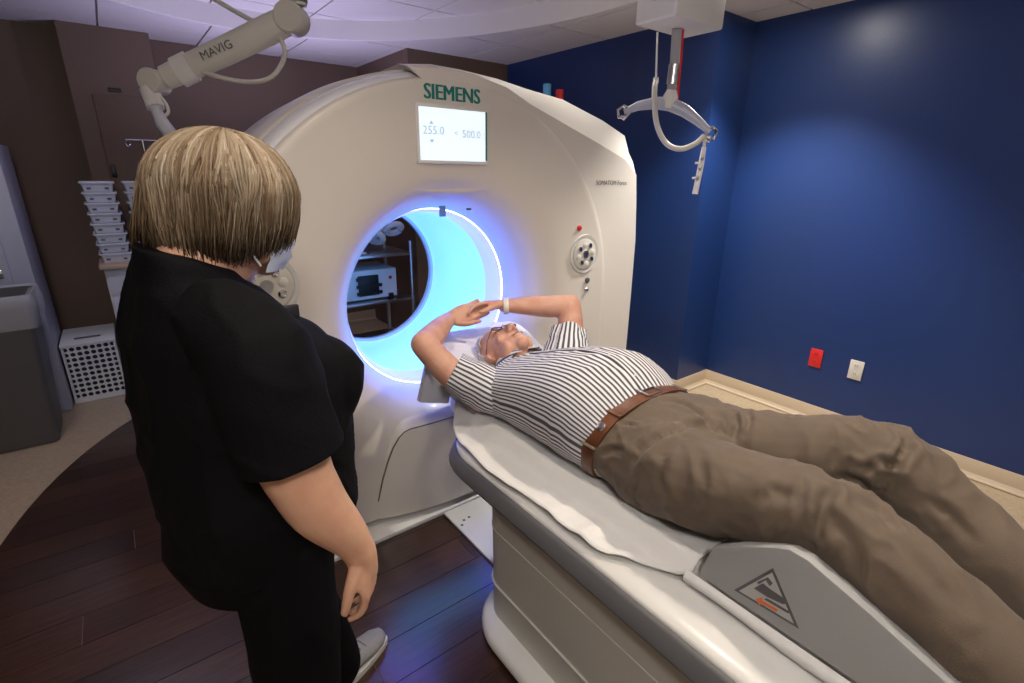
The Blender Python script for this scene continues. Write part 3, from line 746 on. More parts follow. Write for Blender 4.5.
# placket, collar points
pl = MB(); row = []
for k in range(0, 50):
    p, q = PT[k], RR[k]; row.append([Vector((CXm + dx, p.y, p.z + q[1] + .002 + lift)) for dx, lift in ((-.018, -.0015), (-.016, .0015), (.016, .0015), (.018, -.0015))])
pk = pl.loft(row, cap=False, closed=False).build('placket', 'stripe', shirt, 60); pt_attr(pk.data, 'stripe', [v.co.x * 1.0 for v in pk.data.vertices])
for k in (12, 22, 32, 42): MB().lathe([(.0055, 0), (.005, .002)], (CXm, PT[k].y, PT[k].z + RR[k][1] + .004), n=12).build('button', 'ivory', pk)
for s in (-1, 1):
    c = MB(); rg = []
    for j in range(13):
        u = j / 12; t = -PI * .05 + u * PI * .60; r = .083
        base_ = Vector((CXm + s * r * math.sin(PI * .95 * (1 - u) + .05), 1.40 - .018 * math.sin(u * PI / 2) + (.03 * (1 - u)), .803 - .072 * math.cos(PI * .95 * (1 - u) + .05) * -1 * -1))
        ang_ = PI * (.05 + .90 * u)                # 0 = throat, PI = nape
        r0 = Vector((CXm + s * .074 * math.sin(ang_), 1.385 + .012 * u, .812 + .074 * math.cos(ang_)))
        out = Vector((s * math.sin(ang_), -.15, math.cos(ang_))).normalized()
        top = r0 + Vector((0, .030, 0)) + out * .004
        tip = r0 + Vector((s * .018 * (1 - u) ** 2, -.050 * (1 - u) ** 1.5 - .012, 0)) + out * .022 + Vector((0, 0, .01 * (1 - u)))
        rg.append([r0, top, top + out * .006, tip, tip - out * .003, r0 + out * .006])
    o = c.loft(rg).build('collar', 'stripe', shirt, 50); pt_attr(o.data, 'stripe', [v.co.x * .6 + v.co.y * .2 for v in o.data.vertices])

# trousers
tb_ = MB()
tb_.limb([(CXm, .80, .806), (CXm, .74, .806), (CXm, .66, .805), (CXm, .60, .80)], [(.208, .126), (.215, .124), (.205, .118), (.16, .10)], 24, sub=3)
tb_.limb([RH + Vector((0, .0, .002)), Vector((.985, .55, .822)), Vector((.988, .40, .863)), RK, Vector((.985, .15, .858)), Vector((.978, .06, .828)), Vector((.968, -.03, .788)), RA], [.118, .110, .093, .082, .076, .073, .072, .070], 20)
tb_.limb([LH, Vector((1.225, .55, .822)), Vector((1.26, .40, .873)), LK, Vector((1.28, .15, .848)), Vector((1.265, .06, .812)), Vector((1.25, -.03, .775)), LA], [.116, .108, .094, .084, .077, .073, .072, .070], 20)
me = blob(tb_, .0065, 6, .5)
def folds(p, n):
    kn = math.exp(-((p.y - .25) / .10) ** 2); cr = math.exp(-(((p.y - .60) / .09) ** 2 + ((p.x - 1.11) / .16) ** 2))
    w1 = ridge(Vector((p.x * 6, p.y * 11 + p.x * 5, p.z * 6 + 3)), 3) - .35
    w2 = ridge(Vector((p.x * 15, p.y * 22 - p.x * 14, p.z * 15)), 4) - .3
    w3 = ridge(Vector((p.x * 9 - p.y * 7, p.y * 4, p.z * 10 + 8)), 3) - .35
    return .008 * w1 + (.0015 + .012 * kn + .008 * cr) * w2 * .8 + .006 * w3
displace(me, folds)
# creases: polylines seen in the photograph, dropped onto the cloth
from mathutils.bvhtree import BVHTree
bm = bmesh.new(); bm.from_mesh(me); tree = BVHTree.FromBMesh(bm); bm.free()
seglist = []
for pts, A_, sg in (([(659, 399), (684, 404), (704, 418), (718, 434)], .012, .010), ([(628, 470), (640, 450), (659, 436), (690, 425), (712, 430)], .012, .013), ([(622, 424), (640, 426)], .008, .006),
                    ([(682, 438), (702, 436)], .008, .006), ([(600, 455), (612, 450), (625, 452)], .008, .008), ([(700, 455), (704, 480), (698, 510)], .006, .010), ([(664, 450), (660, 480), (668, 505)], .006, .012),
                    ([(640, 470), (633, 495), (640, 515)], .006, .010), ([(734, 412), (738, 425), (733, 440)], .012, .008), ([(745, 408), (750, 420), (744, 438)], .008, .008), ([(790, 412), (796, 418)], .006, .006),
                    ([(812, 552), (818, 525), (826, 498), (836, 486)], .009, .010), ([(842, 478), (858, 482), (872, 492)], .016, .012), ([(878, 494), (893, 470), (906, 448), (908, 436)], .012, .010), ([(862, 470), (880, 462), (898, 466)], .010, .009),
                    ([(858, 500), (880, 510), (895, 530)], .008, .010), ([(836, 520), (850, 545), (862, 575)], .006, .012), ([(930, 500), (950, 515), (975, 545)], .007, .012), ([(760, 500), (775, 492), (800, 500)], .005, .012), ([(900, 545), (930, 575), (960, 615)], .006, .014)):
    q = []
    for (x, y), (x2, y2) in zip(pts[:-1], pts[1:]):
        for i in range(5):
            t = i / 5; r = Vector(ray(x + (x2 - x) * t, y + (y2 - y) * t)).normalized(); h = tree.ray_cast(Vector(CAM), r)
            if h[0] is not None: q.append(np.array(h[0]))
    if len(q) > 1: seglist.append((np.array(q), A_, sg))
n_ = len(me.vertices); co = np.empty(n_ * 3); no = np.empty(n_ * 3); me.vertices.foreach_get('co', co); me.vertices.foreach_get('normal', no); co = co.reshape(-1, 3); no = no.reshape(-1, 3)
dd = np.zeros(n_)
for q, A_, sg in seglist:
    near = np.where(np.all((co > q.min(0) - .06) & (co < q.max(0) + .06), axis=1))[0]
    if not len(near): continue
    D = np.sqrt(((co[near][:, None, :] - q[None]) ** 2).sum(2)); k_ = D.argmin(1); dm = D.min(1); tp_ = np.sin(np.pi * np.clip((k_ + .5) / len(q), 0, 1)) ** .5
    dd[near] += tp_ * A_ * (-np.exp(-(dm / sg) ** 2) + .55 * np.exp(-((dm - 2 * sg) / sg) ** 2))
me.vertices.foreach_set('co', (co + no * dd[:, None]).ravel()); me.update()
me2 = link('trousers', me, 'khaki', man, 180)
for z in (0,):
    fly = MB().tube([(CXm + .012, .775, .928), (CXm + .012, .70, .925), (CXm + .008, .64, .912)], [(.012, .004)] * 3, 8).build('fly_seam', 'khaki', me2)
# belt
def bring(y, off, zc=.806, rx=.211, rz=.130):
    out = []
    for i in range(96):
        t = 2 * PI * i / 96; c, s = math.cos(t), math.sin(t)
        x = abs(c) ** .86 * (1 if c > 0 else -1) * (rx + off); z = abs(s) ** .9 * (1 if s > 0 else -1) * (rz + off)
        zz = max(zc + z, .704); out.append(Vector((CXm + x, y - .030 * (zz - .806) / .13 * .9, zz)))
    return out
belt = MB().loft([bring(.787, -.006), bring(.787, .004), bring(.811, .006), bring(.835, .004), bring(.835, -.006)], cap=False).build('belt', 'leather', man, 60)
by, bz = .787, .806 + .1375
MBk = MB()
k1 = [Vector((CXm - .03, by + .004 - .024, bz)), Vector((CXm + .03, by - .020, bz - .003)), Vector((CXm + .03, by + .038, bz - .001)), Vector((CXm - .03, by + .038, bz + .003))]
bk_ = MBk.tube([k1[0], k1[1], k1[2], k1[3], k1[0]], .0038, 8).build('buckle', 'steel', belt)
MB().tube([(CXm - .028, by + .008, bz + .003), (CXm + .030, by + .008, bz + .002)], .0026, 6).build('prong', 'steel', bk_)
def onbelt(t, off): 
    c, s = math.cos(t), math.sin(t); x = abs(c) ** .86 * (1 if c > 0 else -1) * (.211 + off); z = abs(s) ** .9 * (1 if s > 0 else -1) * (.130 + off)
    return Vector((CXm + x, .812 - .030 * z / .13 * .9, .806 + z)), Vector((c * .6, 0, s)).normalized()
p, nn = onbelt(math.radians(146), .004); MB().lathe([(.014, 0), (.013, .003), (.006, .005)], p, nn, 18).build('concho', 'chrome', belt)
for dg in (128, 52, 170):
    p, nn = onbelt(math.radians(dg), .006); MB().tube([p + Vector((0, -.026, 0)), p, p + Vector((0, .024, 0))], [(.008, .003)] * 3, 8).build('belt_loop', 'leather' if dg == 128 else 'khaki', belt)
# shoes beyond the hems
for a, s in ((RA, -1), (LA, 1)):
    c = a + Vector((s * .01, -.085, -.01)); sh_ = MB()
    sh_.limb([c + Vector((0, .02, -.03)), c + Vector((0, -.01, .03)), c + Vector((s * .015, -.01, .10)), c + Vector((s * .025, -.005, .17))], [.042, .045, .043, .032], 14)
    o = link('shoe', blob(sh_, .007, 4), 'leather', man, 180)
# wrist band, glasses, hair, eyes
d_ = (LWr - LE).normalized(); _, a_, b_ = frame(d_)
c0 = LWr - d_ * .012
MB().tube([c0 + a_ * (.036 * math.cos(t)) + b_ * (.031 * math.sin(t)) for t in [2 * PI * i / 24 for i in range(25)]], [(.0025, .010)] * 25, 8, up=d_).build('wrist_band', 'white', man)
gl = MB()
for s in (-1, 1):
    gl.tube([HM @ Vector((.100, s * .033 + .021 * math.cos(t), .004 + .015 * math.sin(t))) for t in [2 * PI * i / 20 for i in range(21)]], .0024, 6)
    gl.tube([HM @ Vector(p) for p in ((.099, s * .054, .006), (.06, s * .074, .008), (.0, s * .082, .006))], .0016, 6)
gl.tube([HM @ Vector(p) for p in ((.101, -.012, .006), (.107, 0, .009), (.101, .012, .006))], .0016, 6)
go = gl.build('eyeglasses', mat('dark wire frame', (.10, .09, .09), .3, metal=.8), man)
for s in (-1, 1):
    MB().ball(HM @ Vector((.0835, s * .031, .002)), (.0115, .0125, .0115), HM.to_3x3()).build('eye', mat('eyelid skin', (.50, .25, .19), .5), man)
    MB().tube([HM @ Vector(p) for p in ((.095, s * .014, .024), (.094, s * .030, .030), (.083, s * .050, .026))], [.003, .004, .002], 6).build('eyebrow', mat('grey brow', (.45, .40, .36), .8), man)
for s in (-1, 1): MB().tube([HM @ Vector(p) for p in ((.0945, s * .020, -.001), (.0965, s * .031, -.004), (.089, s * .044, -.001))], .0016, 6).build('eyelid_line', mat('lid crease', (.20, .08, .06), .6), man)
MB().tube([HM @ Vector(p) for p in ((.093, -.022, -.0725), (.0985, 0, -.0715), (.093, .022, -.0725))], .0022, 6).build('mouth_line', mat('lip crease', (.25, .07, .06), .6), man)

def hair_locks(mt, roots, name, parent, cols, rad, seg, nside=4):
    """many tapering locks in one mesh, tint per lock"""
    V = []; F = []; tint = []
    for pts, r, c in roots:
        mb = MB(); mb.tube([mt @ Vector(p) for p in pts], [rad * r * (1 - .75 * (k / (len(pts) - 1)) ** 2) for k in range(len(pts))], nside)
        n = len(V); V += mb.v; F += [tuple(i + n for i in f) for f in mb.f]; tint += (list(c) if hasattr(c, '__len__') else [c] * len(mb.v))
    mm = bpy.data.materials.new(name); mm.use_nodes = True; nt = mm.node_tree; b = nt.nodes['Principled BSDF']; b.inputs['Roughness'].default_value = .6; b.inputs['Specular IOR Level'].default_value = .25
    at = nt.nodes.new('ShaderNodeAttribute'); at.attribute_name = 'tint'; rp = nt.nodes.new('ShaderNodeValToRGB')
    rp.color_ramp.elements[0].color = (*cols[0], 1); rp.color_ramp.elements[1].color = (*cols[-1], 1)
    for i, c in enumerate(cols[1:-1]): e = rp.color_ramp.elements.new((i + 1) / (len(cols) - 1)); e.color = (*c, 1)
    nt.links.new(at.outputs['Fac'], rp.inputs[0]); nt.links.new(rp.outputs[0], b.inputs['Base Color'])
    o = MB(); o.v = V; o.f = F; ob = o.build('hair', mm, parent, 180); pt_attr(ob.data, 'tint', tint); ob['kind'] = 'stuff'
    return ob
rnd = random.Random(3)
roots = []
for i in range(900):
    az = rnd.uniform(.75, 2 * PI - .75); el = math.asin(rnd.uniform(-.35, 1)); 
    if abs(az - PI) > 1.75 and el < .42: continue
    pts = []
    for k in range(6):
        e2 = el - .055 * k; a2 = az + (.05 if az > PI else -.05) * -k * .6
        rr = 1.02 + .006 * k
        pts.append((-.012 + .100 * rr * math.cos(e2) * math.cos(a2), .080 * rr * math.cos(e2) * math.sin(a2), .030 + .095 * rr * math.sin(e2)))
    roots.append((pts, rnd.uniform(.7, 1.1), rnd.random()))
hair_locks(HM, roots, 'thin white hair', man, [(.50, .47, .44), (.66, .63, .60), (.78, .76, .73)], .0062, 6)

# ------------------------------------------------------------------ the woman in scrubs
wc = Vector((.115, 1.055, 0))
wo = thing('person', (wc.x, wc.y, 0), 'woman in black scrubs with a blonde bob standing beside the couch', 'person')
Fw = Vector((.985, .17, 0)).normalized(); Lw = Vector((-Fw.y, Fw.x, 0))
def W(f, l, z): return wc + Fw * f + Lw * l + Vector((0, 0, z))
hc = dep(228, 212, .93)
HW = hframe(hc, Vector((.90, .12, -.12)), (.10, 0, 1))
WRS, WRE = W(-.01, -.195, 1.245), dep(300, 477, .875)
WRW = dep(360, 551, .985)
bw_ = MB(); head_parts(bw_, HW)
bw_.limb([W(-.02, 0, 1.28), W(-.025, 0, 1.35), hc + Vector((-.02, 0, -.09))], [.070, .064, .060], 18)
bw_.limb([W(0, 0, 1.22), W(0, 0, 1.1), W(.02, 0, .95), W(.02, 0, .84)], [(.10, .07), (.13, .10), (.13, .12), (.10, .10)], 18, up=Fw)
bw_.limb([WRS, WRS.lerp(WRE, .5) + Vector((-.008, 0, 0)), WRE], [.068, .066, .058], 18)
bw_.limb([WRE, WRE.lerp(WRW, .35) + Vector((-.006, 0, -.004)), WRE.lerp(WRW, .75), WRW], [.057, .053, .040, .029], 18)
hand_parts(bw_, WRW, (WRW - WRE).normalized() * .55 + Vector((-.05, 0, -.8)), Vector((.75, -.55, 0)), 1, (.35, .40, .35), .05, L=1.0, thumb=.5)
bw_.limb([WRE.lerp(WRW, .7), WRE.lerp(WRW, .9), WRW + Vector((0, 0, -.006)), WRW + ((WRW - WRE).normalized() * .55 + Vector((-.05, 0, -.8))).normalized() * .05], [.038, .034, .032, (.026, .026)], 16)
WLS, WLE, WLW = W(-.02, .190, 1.225), W(.02, .215, 1.0), W(.09, .26, .80)
bw_.limb([WLS, WLS.lerp(WLE, .5), WLE], [.062, .058, .05], 16); bw_.limb([WLE, WLE.lerp(WLW, .5), WLW], [.05, .044, .031], 16)
hand_parts(bw_, WLW, Vector((.3, -.1, -1)), Vector((.2, 1, 0)), 1, (.4, .5, .4), .06, L=.92)
lf_c = atZ(346, 672, .02) + Vector((0, 0, -.02)); rf_c = Vector((.175, .97, 0))
for hp, ft_ in ((W(.02, .07, .80), lf_c), (W(.02, -.07, .80), rf_c)): bw_.limb([hp, hp.lerp(ft_ + Vector((-.035, 0, .1)), .5), ft_ + Vector((-.035, 0, .12)), ft_ + Vector((-.035, 0, .07))], [.06, .05, .04, .038], 14)
me = blob(bw_, .0045, 5, .5); link('body', me, 'skin_w', wo, 180)
# scrub top
tp = MB()
def wring(f, l, z, rf, rl, e=.85):
    return [W(f + rf * abs(math.cos(t)) ** e * (1 if math.cos(t) > 0 else -1), l + rl * abs(math.sin(t)) ** e * (1 if math.sin(t) > 0 else -1), z - .38 * max(0, min(1, (z - 1.28) / .08)) * rf * math.cos(t)) for t in [2 * PI * i / 40 for i in range(40)]]
lv = [(.735, .03, .172, .160), (.80, .03, .180, .175), (.88, .03, .184, .192), (.96, .03, .186, .208), (1.03, .035, .188, .222), (1.10, .04, .190, .232), (1.18, .03, .172, .234), (1.24, .0, .138, .204), (1.285, -.014, .112, .160), (1.325, -.024, .090, .112), (1.357, -.030, .077, .086), (1.372, -.031, .072, .078)]
PT2, RR2 = smooth_path([(f, 0, z) for z, f, _, _ in lv], [(a, b) for _, _, a, b in lv], 4)
tp.loft([wring(p.x, .034 * max(0, min(1, (p.z - .88) / .14)) * max(0, min(1, (1.36 - p.z) / .08)), p.z, q[0], q[1]) for p, q in zip(PT2, RR2)])
tp.ball(W(.145, -.085, 1.11), (.090, .085, .095)); tp.ball(W(.145, .085, 1.11), (.090, .085, .095))
cuffR = WRS.lerp(WRE, .84)
sR = MB().limb([W(-.03, -.13, 1.28), WRS + Vector((0, 0, -.005)), WRS.lerp(WRE, .45), cuffR, cuffR + (WRE - WRS).normalized() * .07], [.072, .084, .087, .086, .086], 22)
cuffL = WLS.lerp(WLE, .8)
sL = MB().limb([W(-.02, .11, 1.225), WLS, WLS.lerp(WLE, .45), cuffL], [.08, .086, .080, .076], 20)
me = blob(tp, .007, 6, .5)
# trim the rounded sleeve end and hem to clean edges
def trim(me, co, no):
    bm = bmesh.new(); bm.from_mesh(me); 
    bmesh.ops.bisect_plane(bm, geom=bm.verts[:] + bm.edges[:] + bm.faces[:], plane_co=co, plane_no=no, clear_outer=True); bm.to_mesh(me); bm.free()
def trim_near(me, co, no, rad):
    bm = bmesh.new(); bm.from_mesh(me); n = Vector(no).normalized(); co = Vector(co)
    kill = [v for v in bm.verts if (v.co - co).dot(n) > 0 and (v.co - co).length < rad]
    bmesh.ops.delete(bm, geom=kill, context='VERTS'); bm.to_mesh(me); bm.free()
trim(me, W(0, 0, .748), (0, 0, -1))
displace(me, lambda p, n: .007 * (ridge(Vector((p.x * 7, p.y * 7, p.z * 4 + 2)), 3) - .4) + .006 * (ridge(Vector((p.x * 9 + p.z * 6, p.y * 9, p.z * 9)), 4) - .3))
top = link('scrub_top', me, 'black', wo, 180); sd = top.modifiers.new('thick', 'SOLIDIFY'); sd.thickness = .003; sd.offset = -1
for s_, c_, d_ in ((sR, cuffR, WRE - WRS), (sL, cuffL, WLE - WLS)):
    me = blob(s_, .007, 4, .5); trim(me, c_ - d_.normalized() * .004, d_)
    displace(me, lambda p, n: .006 * (ridge(Vector((p.x * 9 + p.z * 6, p.y * 9, p.z * 9)), 4) - .3))
    sl = link('sleeve', me, 'black', top, 180); q_ = sl.modifiers.new('thick', 'SOLIDIFY'); q_.thickness = .003; q_.offset = -1
M['seam'] = mat('black seam thread', (.012, .012, .015), .7)
c0 = cuffR
# lapel clip badge on the chest
bp_ = dep(291, 312, .98)
MB().box(bp_, (.03, .012, .028)).build('badge_clip', 'dark', wo, bevel=.003)
# trousers
tr_ = MB()
tr_.loft([wring(0, 0, z, a, b) for z, a, b in ((.70, .14, .14), (.78, .165, .165), (.90, .15, .17))])
for hp, ft_, s in ((W(.02, .075, .80), lf_c, 1), (W(.02, -.075, .80), rf_c, -1)):
    an = ft_ + Vector((-.035, 0, .10)); tr_.limb([hp, hp.lerp(an, .35), hp.lerp(an, .7), an, an + Vector((0, 0, -.035))], [(.105, .105), (.098, .098), (.086, .086), (.080, .080), (.078, .078)], 20)
me = blob(tr_, .008, 5, .5)
displace(me, lambda p, n: .007 * (ridge(Vector((p.x * 8, p.y * 8, p.z * 5)), 3) - .4))
link('scrub_trousers', me, 'black', wo, 180)
# shoes
for c, dr_ in ((lf_c, atZ(366, 645, 0) - atZ(336, 676, 0)), (rf_c, Vector((.95, .1, 0)))):
    dr_ = dr_.normalized(); up = Vector((0, 0, 1)); s_ = MB(); lt = Vector((-dr_.y, dr_.x, 0)); rg = []
    for f, hwid, h in ((-.115, .012, .05), (-.11, .028, .075), (-.07, .036, .085), (-.02, .036, .085), (.04, .041, .068), (.09, .044, .054), (.13, .038, .046), (.155, .022, .038), (.16, .008, .03)):
        rg.append([c + dr_ * f + lt * (hwid * math.cos(t)) + up * (.012 + max(h * .5 + h * .5 * math.sin(t), 0)) for t in [2 * PI * i / 20 for i in range(20)]])
    s_.loft(rg); sho = s_.build('shoe', 'greyshoe', wo, 180)
    sl_ = [c + dr_ * f + lt * w_ for f, w_ in [(-.12 + .285 * (.5 - .5 * math.cos(PI * i / 14)), .044 * math.sin(PI * i / 14) ** .45) for i in range(15)] + [(-.12 + .285 * (.5 + .5 * math.cos(PI * i / 14)), -.044 * math.sin(PI * i / 14) ** .45) for i in range(1, 14)]]
    MB().loft([[p + up * z for p in sl_] for z in (.003, .022)]).build('sole', 'sole', sho, 40)
    for k in range(4): 
        q = c + dr_ * (.005 + .022 * k) + up * (.092 - .007 * k); MB().tube([q - lt * .022, q + up * .004, q + lt * .022], .003, 6).build('lace', 'greyshoe', sho)
# hair: blonde bob, flicked out at the nape
rnd = random.Random(11); roots = []
def bob(az, u, rr):
    """point on the bob's surface: az 0 = face, u 0 = crown, 1 = tips"""
    back = .5 - .5 * math.cos(az)                   # 0 face side, 1 back
    e = PI / 2 * (1 - u * 1.28)
    R = Vector((.126, .112, .108)) * rr
    if e > 0: p = Vector((-.004 + R.x * math.cos(e) * math.cos(az), R.y * math.cos(e) * math.sin(az), .032 + R.z * math.sin(e)))
    else:
        dn = -e / .44; p = Vector((-.004 + R.x * (1 + .05 * math.sin(dn * PI) - .20 * dn) * math.cos(az), R.y * (1 + .06 * math.sin(dn * PI) - .26 * dn) * math.sin(az), .032 - .150 * dn * (1 - .26 * (1 - back) ** 1.2)))
    return p
for i in range(4600):
    az = rnd.uniform(.42, 2 * PI - .42); u0 = rnd.uniform(0, .16) if i % 4 else rnd.uniform(.15, .5); u1 = min(1, u0 + rnd.uniform(.75, 1.1)) * rnd.uniform(.92, 1.0)
    rr = rnd.uniform(.90, 1.03); w0 = rnd.uniform(-.22, .22); fl_ = rnd.uniform(0, 1); pts = []
    for k in range(9):
        u = u0 + (u1 - u0) * k / 8
        p = bob(az + w0 * (u - u0) ** 2 * 2, u, rr)
        if u > .74 and abs(az - 2.55) < .62: p += Vector((-.036, .028, .020)) * ((u - .74) / .26) ** 1.5 * fl_
        cu = max(0, u - .72) / .28; p += Vector((math.cos(az), math.sin(az), 0)) * (.046 * cu ** 2 * (fl_ - .78)) + Vector((0, .014 * cu ** 2 * math.sin(i * 1.7), .022 * cu ** 2 * fl_))
        p += Vector((0, .004 * math.sin(u * 9 + az * 7), 0)); pts.append(tuple(p))
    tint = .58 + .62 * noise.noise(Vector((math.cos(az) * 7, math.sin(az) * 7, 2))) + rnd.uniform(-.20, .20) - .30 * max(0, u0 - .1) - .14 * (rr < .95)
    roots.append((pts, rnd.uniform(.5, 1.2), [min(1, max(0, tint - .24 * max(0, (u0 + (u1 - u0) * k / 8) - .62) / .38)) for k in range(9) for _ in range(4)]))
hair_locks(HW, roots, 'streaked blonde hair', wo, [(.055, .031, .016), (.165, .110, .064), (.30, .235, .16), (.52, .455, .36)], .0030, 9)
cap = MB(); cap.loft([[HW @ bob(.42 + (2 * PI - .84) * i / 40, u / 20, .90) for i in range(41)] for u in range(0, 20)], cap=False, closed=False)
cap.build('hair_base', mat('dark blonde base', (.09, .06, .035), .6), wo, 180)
# face mask and its loop
mk = []
for k in range(9):
    v = -1 + 2 * k / 8; row = []
    for i in range(17):
        t = -1.05 + 2.1 * i / 16; rf = .106 - .020 * abs(v) ** 2 + .004 * math.cos(v * 14)
        row.append(HW @ Vector((-.002 + rf * math.cos(t) * 1.02 + (.01 if abs(t) < .3 else 0), .078 * math.sin(t), -.052 + v * .050)))
    mk.append(row)
MB().loft(mk, cap=False, closed=False).build('face_mask', mat('pale blue face mask', (.55, .62, .78), .8), wo, 180)
for s in (-1, 1):
    MB().tube([HW @ Vector(p) for p in ((.036, s * .074, -.018), (.010, s * .086, .006), (-.018, s * .092, .010), (-.018, s * .092, -.022), (.03, s * .076, -.088))], .0022, 6).build('ear_loop', 'white', wo)
# ------------------------------------------------------------------ ceiling lift with spreader bar
k6 = .6 / ray(690, 30)[2]
def L6(x, y): return Vector(CAM + ray(x, y) * k6)
bc = L6(690, 30); BOT = 2.118
lf = thing('ceiling_lift', (bc.x, bc.y, BOT), 'white ceiling mounted lift motor box with hanging strap and spreader bar', 'patient lift')
Nc, Lc, Rc = atZ(675, 15, BOT), atZ(637, 26.5, BOT), atZ(720, 31, BOT)
bw, bd = Rc.x - Nc.x, Lc.y - Nc.y
ctr = Vector((Nc.x + bw / 2, Nc.y + bd / 2, 0))
hb = MB().span((Nc.x, Nc.y, BOT), (Nc.x + bw, Nc.y + bd, 2.40)).build('motor_box', 'white', lf, bevel=.012, seg=3)
for k, (ln, hh) in enumerate(((.030, .004), (.075, .012), (.022, .004))):
    MB().span((Nc.x - .001, Nc.y + bd * .55 - ln, 2.235 - k * .022), (Nc.x + .001, Nc.y + bd * .55, 2.235 - k * .022 + hh)).build('print_mark', 'ink', hb, 0)
MB().span((ctr.x - .04, ctr.y - .05, 2.39), (ctr.x + .04, ctr.y + .05, 2.545)).build('ceiling_bracket', 'white', lf, bevel=.004)
def L(x, y, d=0):                                   # hanging parts lie in the vertical plane through the strap that faces the room diagonal
    r = ray(x, y); n = Vector((ctr.x, ctr.y, 0)).normalized(); t = (ctr.dot(n) - .0 + d) / Vector((r[0], r[1], 0)).dot(n)
    return Vector(CAM + r * t)
MB().tube([L(677, 28), L(675, 60), L(671, 95)], [(.004, .021)] * 3, 8).build('strap', mat('grey webbing', (.33, .33, .35), .8), lf)
MB().tube([L(674.5, 64), L(672, 84)], [(.010, .024)] * 2, 8).build('buckle', 'steel', lf)
MB().tube([L(672, 90), L(670.5, 97), L(668, 108)], [(.014, .022), (.02, .034), (.014, .022)], 10).build('swivel', 'white', lf)
M['spread'] = mat('pale grey spreader bar', (.42, .44, .52), .35)
MB().tube([L(x, y) for x, y in ((624, 112), (638, 106), (655, 103), (670, 104), (685, 111), (698, 121), (710, 132))], [(.013, .010), (.020, .011), (.026, .012), (.030, .012), (.026, .012), (.020, .011), (.013, .010)], 12, up=(.8, .6, 0)).build('spreader_bar', 'spread', lf)
def hook(pts): MB().tube([L(*p) for p in pts], .008, 8).build('hook', 'chrome', lf)
hook([(630, 109), (624, 106), (618, 110), (619, 117), (626, 117), (630, 113)])
hook([(706, 131), (713, 127), (717, 131), (714, 139), (707, 137), (704, 133)])
hook([(628, 115), (624, 119), (621, 116)])
hook([(703, 137), (709, 142), (711, 136)])
P, _ = smooth_path([L(657.5, 32, .02), L(656, 78, .02), L(655, 85, -.02), L(654.5, 100, -.04), L(657, 125, -.04), L(666, 143, -.04), L(680, 149, -.04), L(695, 144, -.02), L(704, 136)], [.01] * 9, 6)
MB().tube(P[:8], .0045, 8).build('thin_cord', 'white', lf)
MB().tube(P[6:], .012, 10).build('control_hose', 'ivory', lf)
MB().tube([L(683, 29, .02), L(681, 60, .02), L(677, 102, .02)], .006, 6).build('emergency_cord', 'red', lf)
hc = MB().tube([L(704, 147), L(701, 165), L(695, 194)], [(.012, .010), (.014, .013), (.012, .013)], 8).build('hand_control', 'white', lf)
for x, y in ((702, 158), (699.5, 168), (697, 178)): MB().ball(L(x, y, -.014), (.009, .009, .012)).build('push_button', 'steel', hc)
for x, y in ((695, 163), (692, 178)): MB().tube([L(x + 4, y), L(x, y)], .006, 6).build('side_tab', 'ivory', hc)
MB().tube([L(705, 137), L(704, 148)], .008, 6).build('coupling', 'ivory', hc)

# ------------------------------------------------------------------ shield arm over the scanner
DA = 1.9
def A(x, y): return dep(x, y, DA)
sa = thing('support_arm', (A(298, 10).x, A(298, 10).y, 2.0), 'cream jointed ceiling support arm with a looping cable', 'support arm')
pt = A(298, 6)
MB().lathe([(.032, 0), (.034, .03), (.034, CEIL2 - pt.z)], pt, n=20).build('drop_post', 'ivory', sa)
MB().lathe([(.09, 0), (.09, .012), (.05, .02)], (pt.x, pt.y, CEIL2 - .02), n=24).build('ceiling_flange', 'white', sa)
MB().lathe([(.036, -.02), (.036, -.002)], (pt.x, pt.y, pt.z + .03), n=20).build('collar', 'grey', sa)
j = A(292, 19)
MB().lathe([(.05, -.045), (.054, -.04), (.054, .04), (.05, .045)], j, (.6, .76, 0), 24).build('shoulder_joint', 'ivory', sa)
dv = (A(160, 80) - A(285, 20)).normalized()
arm = MB().tube([A(286, 21), A(270, 29), A(225, 51), A(185, 69), A(165, 78)], [(.032, .05), (.036, .052), (.034, .05), (.030, .046), (.028, .042)], 12).build('spring_arm', 'ivory', sa)
o = A(207, 65); nrm = Vector(-RW[:, 2]) * -1
u0 = (A(232, 53) - A(207, 64)).normalized(); up = Vector((0, 0, 1)); up = (up - u0 * up.dot(u0)).normalized(); nn = u0.cross(up)
text('arm_print', 'MAVIG', .042, A(205, 59.5) + nn * .0375 - up * .012, u0, up, 'ink', arm)
MB().tube([A(192, 66), A(178, 73)], [(.036, .054)] * 2, 14).build('clamp_band', 'white', sa)
MB().tube([A(190, 62), A(188, 58)], .012, 8).build('clamp_knob', 'white', sa)
MB().lathe([(.04, -.04), (.044, -.035), (.044, .035), (.04, .04)], A(155, 82), (.6, .76, 0), 20).build('elbow_joint', 'ivory', sa)
MB().tube([A(150, 90), A(156, 108)], [.034, .030], 12).build('wrist_sleeve', 'white', sa)
MB().tube([A(153, 102), A(159, 116), A(163, 124), A(170, 133), A(178, 139)], [.018, .02, .024, .024, .018], 10).build('drop_link', 'tub', sa)
P, _ = smooth_path([A(196, 69), A(215, 76), A(245, 82), A(268, 79), A(280, 67), A(285, 52), A(280, 38)], [.01] * 7, 6)
MB().tube(P, .0085, 8).build('loop_cable', 'ivory', sa)
P, _ = smooth_path([A(212, -2), A(240, 14), A(262, 26), A(272, 32), A(262, 38), A(246, 48)], [.01] * 6, 6)
MB().tube(P, .0085, 8).build('upper_cable', 'ivory', sa)
P, _ = smooth_path([A(158, 94), A(166, 104), A(168, 113), A(160, 118)], [.01] * 4, 5)
